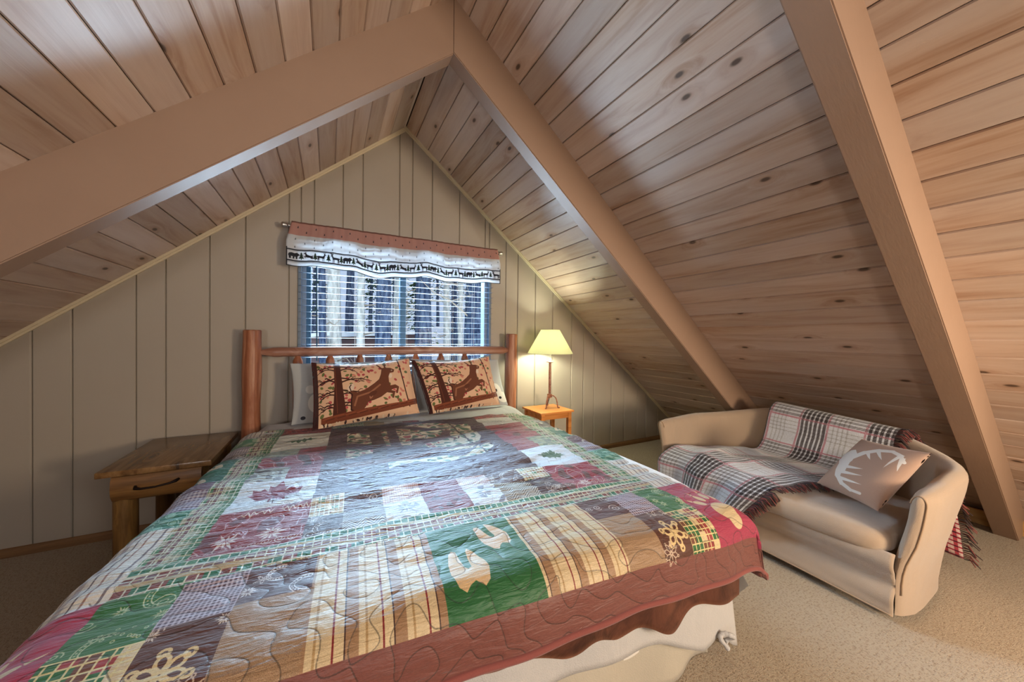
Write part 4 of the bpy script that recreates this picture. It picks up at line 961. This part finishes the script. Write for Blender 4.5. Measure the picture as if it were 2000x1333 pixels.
for i in range(n):
    h = top_h(i); row = []; T = .085
    e = min(i, n-1-i); rnd = min(1.0, .25+.75*math.sqrt(min(1, e/5.0)))   # arm fronts are rounded off
    prof = []
    for z in np.linspace(.03, h-.05, 12): prof.append((T*.5+T*.5*rnd, z))
    for q in np.linspace(0, math.pi, 9)[1:-1]: prof.append((T*.5+T*.5*rnd*math.cos(q), h-.05+.05*math.sin(q)*(.6+.4*rnd)))
    for z in np.linspace(h-.05, .22, 10): prof.append((T*.5-T*.5*rnd, z))
    for d, z in prof:
        fl = .085*(z/.65)**1.1; w_ = .012*float(fw_(pt[i]*3.2, z*1.2))*(1 if z > .1 else .4)
        low = .018*math.sin(min(max((.35-z)/.35, 0), 1)*math.pi)*(-1 if d > T*.5 else 0)
        o_ = d+fl+w_+low; row.append((px[i]+nx_[i]*o_, py[i]+ny_[i]*o_, z))
    rings.append(row)
b = MB(); b.grid(rings); m_ = len(rings[0]); b.f += [tuple(range(m_)), tuple((n-1)*m_+k for k in range(m_))[::-1]]; b.mi += [0, 0]
part(b, 'backrest_and_arms', M['slip'], love, True, angle=75)
# seams of the slipcover run round the arm fronts
for i0, sg in ((1, 1), (n-2, -1)):
    pth = [Vector(p)+Vector((-.004, 0, 0)) for p in rings[i0][2:20]]
    part(MB().tube(pth, .0035, 6), 'seam', M['slip_seam'], love, True)
part(super_slab(2.222, 2.93, -2.452, -1.322, .275, .385, .045, 80, crown=.028, noise=lambda x, y: .006*float(fw_(x*2, y*2))), 'seat_cushion', M['slip'], love, True, angle=70)
P = []
for y in np.linspace(-1.312, -2.468, 80):
    u = (y+1.312)/(-2.468+1.312); row = []
    for t in np.linspace(0, 1, 26):
        z = .305-.275*t+.012*math.sin(u*math.pi)*t
        x = 2.262-.022*math.sin(min(t*3.2, 1)*math.pi)-.012*t+.030*math.sin(math.pi*u)*math.sin(math.pi*min(1, t*1.1))+.022*math.sin(3.2*math.pi*t+2.6*u)*math.exp(-((t-.42-.3*abs(u-.5))/.22)**2)
        if t > .9: x -= .003
        row.append((x, y, z))
    P.append(row)
fp = part(MB().grid(P), 'front_panel', M['slip'], love, True); solid(fp, .01, 0)
hm = [Vector(r[-1])+Vector((-.004, 0, .004)) for r in P]; part(MB().tube(hm, .004, 6), 'hem', M['slip_seam'], love, True)
part(MB().box((2.30, -2.40, .06), (2.90, -1.34, .285), .02), 'frame', M['slip_seam'], love)
for x, y in ((2.33, -2.40), (2.33, -1.36), (2.86, -2.33), (2.86, -1.42)): part(MB().lathe([(.0, 0), (.022, 0), (.03, .02), (.032, .07), (0, .07)], (x, y, 0), 14), 'foot', M['iron'], love, True, angle=40)

# plaid throw
def crom(P, n):
    P = np.array(P, float); m_ = len(P); Q = np.vstack([2*P[:1]-P[1:2], P, 2*P[-1:]-P[-2:-1]]); out = []
    for t in np.linspace(0, m_-1, n):
        i = min(int(t), m_-2); f = t-i; a, b_, c_, d = Q[i:i+4]
        out.append(.5*((2*b_)+(-a+c_)*f+(2*a-5*b_+4*c_-d)*f*f+(-a+3*b_-3*c_+d)*f**3))
    return np.array(out)
rows = [  # (left x,y,z) (right x,y,z) from behind the backrest, over it, across the seat, down the front
    ((3.135, -1.74, .10), (3.08, -2.52, .085)), ((3.14, -1.70, .40), (3.09, -2.485, .34)), ((3.13, -1.66, .64), (3.09, -2.40, .58)),
    ((3.105, -1.63, .755), (3.075, -2.31, .705)), ((3.045, -1.62, .793), (3.02, -2.29, .745)), ((2.978, -1.61, .752), (2.965, -2.28, .71)),
    ((2.945, -1.60, .60), (2.935, -2.27, .57)), ((2.90, -1.58, .47), (2.89, -2.25, .46)), ((2.80, -1.54, .432), (2.80, -2.22, .436)),
    ((2.60, -1.44, .448), (2.60, -2.13, .437)), ((2.40, -1.355, .462), (2.42, -2.05, .428)), ((2.25, -1.30, .455), (2.275, -1.985, .412)),
    ((2.19, -1.275, .40), (2.215, -1.945, .365)), ((2.178, -1.275, .31), (2.205, -1.885, .285)), ((2.175, -1.29, .20), (2.20, -1.815, .185))]
nv_ = 130; nu_ = 70
Lc = crom([r[0] for r in rows], nv_); Rc = crom([r[1] for r in rows], nv_); ft = fbm(41, 16, 11, 10)
arc = np.r_[0, np.cumsum(np.linalg.norm(np.diff((Lc+Rc)/2, axis=0), axis=1))]
G = np.zeros((nu_, nv_, 3)); UV = np.zeros((nu_, nv_, 2)); kr = np.linspace(0, len(rows)-1, nv_)
for i in range(nu_):
    u = i/(nu_-1); p = Lc*(1-u)+Rc*u
    seat = smoothstep(7.2, 8.5, kr)*(1-smoothstep(10.6, 11.4, kr)); back = smoothstep(4.8, 5.6, kr)*(1-smoothstep(6.8, 7.6, kr)); hang_ = smoothstep(11.2, 12.2, kr)
    w_ = np.array([float(ft(u*1.3, k*.09*7)) for k in kr])
    p[:, 2] += seat*(.010+.018*np.maximum(w_, -.3)+.022*np.exp(-((u-.05-.4*(kr-8)/4)/.10)**2)+.014*np.exp(-((u-.55+.08*(kr-9))/.12)**2))
    p[:, 0] -= hang_*(.016*np.sin(u*15+1)+.01)+back*(.012+.010*w_)
    p[:, 0] += (1-smoothstep(2.0, 3.2, kr))*.012*np.sin(u*11)
    G[i] = p; UV[i, :, 0] = u*.70/1.55+.1; UV[i, :, 1] = 1-np.clip(arc/2.0, 0, 1)
b = MB(); b.grid(G.tolist(), [[tuple(q) for q in r] for r in UV.tolist()])
throw = b.build('plaid_throw', M['plaid'], smooth=True); solid(throw, .007, 0)
tag(throw, 'black, grey and red plaid wool throw draped over the loveseat back and seat', 'blanket')
fr, fr2 = MB(), MB(); g = random.Random(5)
edge = G[-1]; inn = G[-4]
for k in range(0, nv_-1):
    for rep in range(3):
        f = rep/3; p = Vector(edge[k]*(1-f)+edge[min(k+1, nv_-1)]*f); d = (Vector(edge[k])-Vector(inn[k])).normalized()
        L = g.uniform(.045, .07); d = (d+Vector((g.uniform(-.3, .1), g.uniform(-.2, .2), g.uniform(-.15, .2)))).normalized()
        q1 = p+d*L*.5+Vector((-.006, 0, .004)); q2 = p+d*L+Vector((-.01, 0, -.018-.012*g.random()))
        if 8 < kr[k] < 11.3: q1.z = max(q1.z, .425); q2.z = max(q2.z, .418)
        (fr if g.random() < .5 else fr2).tube([p, q1, q2], [.0026, .0032, .0022], 5)
o = part(fr, 'fringe', M['fringe'], throw, True); o['kind'] = 'stuff'
o = part(fr2, 'dark_fringe', M['dark_fringe'], throw, True); o['kind'] = 'stuff'
# antler cushion
cu = pillow('throw_pillow', [(2.50, -2.085, .440), (2.385, -2.375, .432), (2.47, -2.525, .752), (2.665, -2.225, .715)], .12, M['antler'], 'tan cushion printed with white antlers leaning on the loveseat arm', None, .03, .0, seed=9)
cu['category'] = 'cushion'

# ------------------------------------------------------------------ outside the window
snow = MB(); g = np.random.default_rng(2); fz = fbm(61, .5, .5, 8); P = []
for x in np.linspace(-40, 60, 60): P.append([(x, y, -2.4+.4*float(fz(x, y))+.30*max(0, y-17)) for y in np.concatenate([np.linspace(.25, 20, 24), np.linspace(22, 80, 14)])])
so = snow.grid(P).build('snowy_ground', M['snow'], smooth=True); so['kind'] = 'structure'
def gz(x, y): return -2.4+.4*float(fz(x, y))+.30*max(0, y-17)
CX, CY = 0.0, -3.05
def along(x_at_wall, y): return x_at_wall*(y-CY)/(-CY)       # follows the line of sight from the room to a spot in the wood
def tree(name, xw, y, wd, h, mat, label, lean=0, branches=6, seed=0, needles=False, group=None):
    x = along(xw, y); z0 = gz(x, y)-.1; g = random.Random(seed); r = wd/2
    t = tag(empty(name, (x, y, z0)), label, 'tree', group)
    pts = [(lean*q*h+.03*math.sin(q*7+seed), .02*math.sin(q*5), q*h) for q in np.linspace(0, 1, 9)]
    ph = g.uniform(0, 6)
    b = MB().tube(pts, [r*(1.15-.6*q) for q in np.linspace(0, 1, 9)], 12, rfun=lambda i, th: 1+.06*math.sin(5*th+ph+i)); b.build('trunk', mat, t, True)
    bb = MB()
    for k in range(branches):
        z = h*g.uniform(.25, .95); th = g.uniform(0, TWO); L = g.uniform(.6, 1.8); c_, s_ = math.cos(th), math.sin(th); q0 = (lean*z, 0, z)
        mid = (q0[0]+c_*L*.5, s_*L*.5, z+g.uniform(-.1, .25)); end = (q0[0]+c_*L, s_*L, z+g.uniform(-.5, .35)); bb.tube([q0, mid, end], [.025, .016, .005], 5)
        for m2 in range(3):
            f = g.uniform(.3, .9); p0 = Vector(mid).lerp(Vector(end), f); bb.tube([p0, p0+Vector((g.uniform(-.3, .3), g.uniform(-.3, .3), g.uniform(-.3, .3)))], [.009, .003], 4)
    if branches: bb.build('branches', M['twig'] if not needles else mat, t, True)['kind'] = 'stuff'
    if needles:
        nb_ = MB()
        for k in range(420):
            z = h*g.uniform(.3, 1); rr = (1.05-z/h)*2.0*math.sqrt(g.random())+.1; th = g.uniform(0, TWO); c_ = Vector((rr*math.cos(th), rr*math.sin(th), z))
            d = Vector((math.cos(th), math.sin(th), -.35)).normalized()*g.uniform(.22, .42); s_ = Vector((-math.sin(th), math.cos(th), .1))*.09
            nb_.add([c_-s_, c_+d*.5-s_*.6, c_+d, c_+d*.5+s_*.6, c_+s_, c_+d*.5+Vector((0, 0, .05))], [(0, 1, 5, 4), (1, 2, 5), (2, 3, 5), (3, 4, 5)])
        nb_.build('foliage', M['needle'], t)['kind'] = 'stuff'
    return t
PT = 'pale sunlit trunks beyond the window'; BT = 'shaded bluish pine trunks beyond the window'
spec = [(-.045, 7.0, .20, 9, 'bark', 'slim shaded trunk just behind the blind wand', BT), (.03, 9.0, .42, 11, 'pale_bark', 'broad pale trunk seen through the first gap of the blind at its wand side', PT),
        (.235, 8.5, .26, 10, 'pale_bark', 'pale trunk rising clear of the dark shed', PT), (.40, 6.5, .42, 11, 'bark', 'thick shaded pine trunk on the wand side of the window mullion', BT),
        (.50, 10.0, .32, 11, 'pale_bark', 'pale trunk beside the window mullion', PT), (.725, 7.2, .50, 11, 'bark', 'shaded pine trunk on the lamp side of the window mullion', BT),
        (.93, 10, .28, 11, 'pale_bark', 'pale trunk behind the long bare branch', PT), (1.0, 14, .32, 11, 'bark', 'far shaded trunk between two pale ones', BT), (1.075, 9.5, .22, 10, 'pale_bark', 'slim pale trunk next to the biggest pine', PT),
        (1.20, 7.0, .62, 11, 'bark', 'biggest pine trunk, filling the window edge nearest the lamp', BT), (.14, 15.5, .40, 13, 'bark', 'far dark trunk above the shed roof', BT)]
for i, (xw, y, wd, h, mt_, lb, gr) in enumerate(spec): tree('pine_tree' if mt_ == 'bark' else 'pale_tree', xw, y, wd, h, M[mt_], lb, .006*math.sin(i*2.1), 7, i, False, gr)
for i, (xw, y, h) in enumerate(((.30, 24, 7.5), (.66, 21, 6.5), (-.1, 26, 9), (1.05, 27, 9), (.48, 31, 10), (.85, 33, 9), (1.3, 25, 8))):
    tree('fir_tree', xw, y, .3, h, M['bark'], ['small fir standing on the far snowy slope', 'bushy fir beyond the mullion', 'tall fir at the wand end of the view', 'tall fir at the lamp end of the view', 'farthest fir on the slope behind the mullion', 'distant fir behind the pale trunks', 'fir half hidden by the biggest pine'][i], 0, 0, 40+i, True, 'firs on the snowy slope')
# shed and undergrowth
x = along(.10, 12.5); z = gz(x, 12.5); shed = tag(empty('shed', (x, 12.5, z)), 'dark shed with a snowy roof standing among the trees', 'shed')
b = MB().prism([(-1.0, -.3), (2.9, -.3), (2.9, 3.5), (-1.0, 3.3)], -1.0, 1.2); b.build('wall', M['cabin'], shed)
MB().prism([(-1.25, 3.3), (3.1, 3.52), (3.1, 3.68), (-1.25, 3.46)], -1.25, 1.4).build('roof', M['snow'], shed)
MB().box((.3, -1.03, 1.4), (1.2, -.97, 2.3), .01).build('window', M['teal_frame'], shed)
x = along(-.135, 8.0); z = gz(x, 8.0); post = tag(empty('outhouse', (x, 8, z)), 'narrow wooden outbuilding wall at the wand end of the window', 'shed')
MB().prism([(-.35, -.2), (.42, -.2), (.42, 3.7), (-.35, 3.6)], -.3, .6).build('wall', M['cabin'], post); MB().prism([(-.42, 3.6), (.5, 3.7), (.5, 3.8), (-.42, 3.7)], -.4, .7).build('roof', M['snow'], post)
for i, (xw, y, lb) in enumerate(((.28, 8.2, 'tangle of bare twigs in front of the dark shed'), (.62, 9.0, 'bare bush right of the mullion'), (.92, 8.4, 'bare arching bush in front of the pale trunks'))):
    x = along(xw, y); z = gz(x, y); g = random.Random(70+i); bu = MB()
    for k in range(34):
        th = g.uniform(0, TWO); L = g.uniform(1.6, 3.4); c_, s_ = math.cos(th), math.sin(th); sp = g.uniform(.15, .75)
        bu.tube([(0, 0, -.1), (c_*L*.18*sp, s_*L*.18*sp, L*.45), (c_*L*.5*sp, s_*L*.5*sp, L*.85), (c_*L*.85*sp, s_*L*.85*sp, L*g.uniform(.8, 1.05))], [.016, .012, .008, .003], 5)
    o = bu.build('bare_bush', M['twig'], smooth=True, loc=(x, y, z)); tag(o, lb, 'bush', 'bare bushes outside the window')
x = along(1.0, 4.2); br = MB().tube([(along(1.20, 7.0), 7.0, 1.70), (along(1.08, 6.9), 6.9, 2.05), (along(.95, 6.8), 6.8, 2.36), (along(.82, 6.7), 6.7, 2.5), (along(.70, 6.6), 6.6, 2.82)], [.03, .026, .022, .016, .006], 7).build('bare_branch', M['twig'], smooth=True)
br['label'] = 'long bare branch'; big = [o for o in bpy.data.objects if o.get('label', '').startswith('biggest pine')][0]; br.parent = big; br.location = -big.location
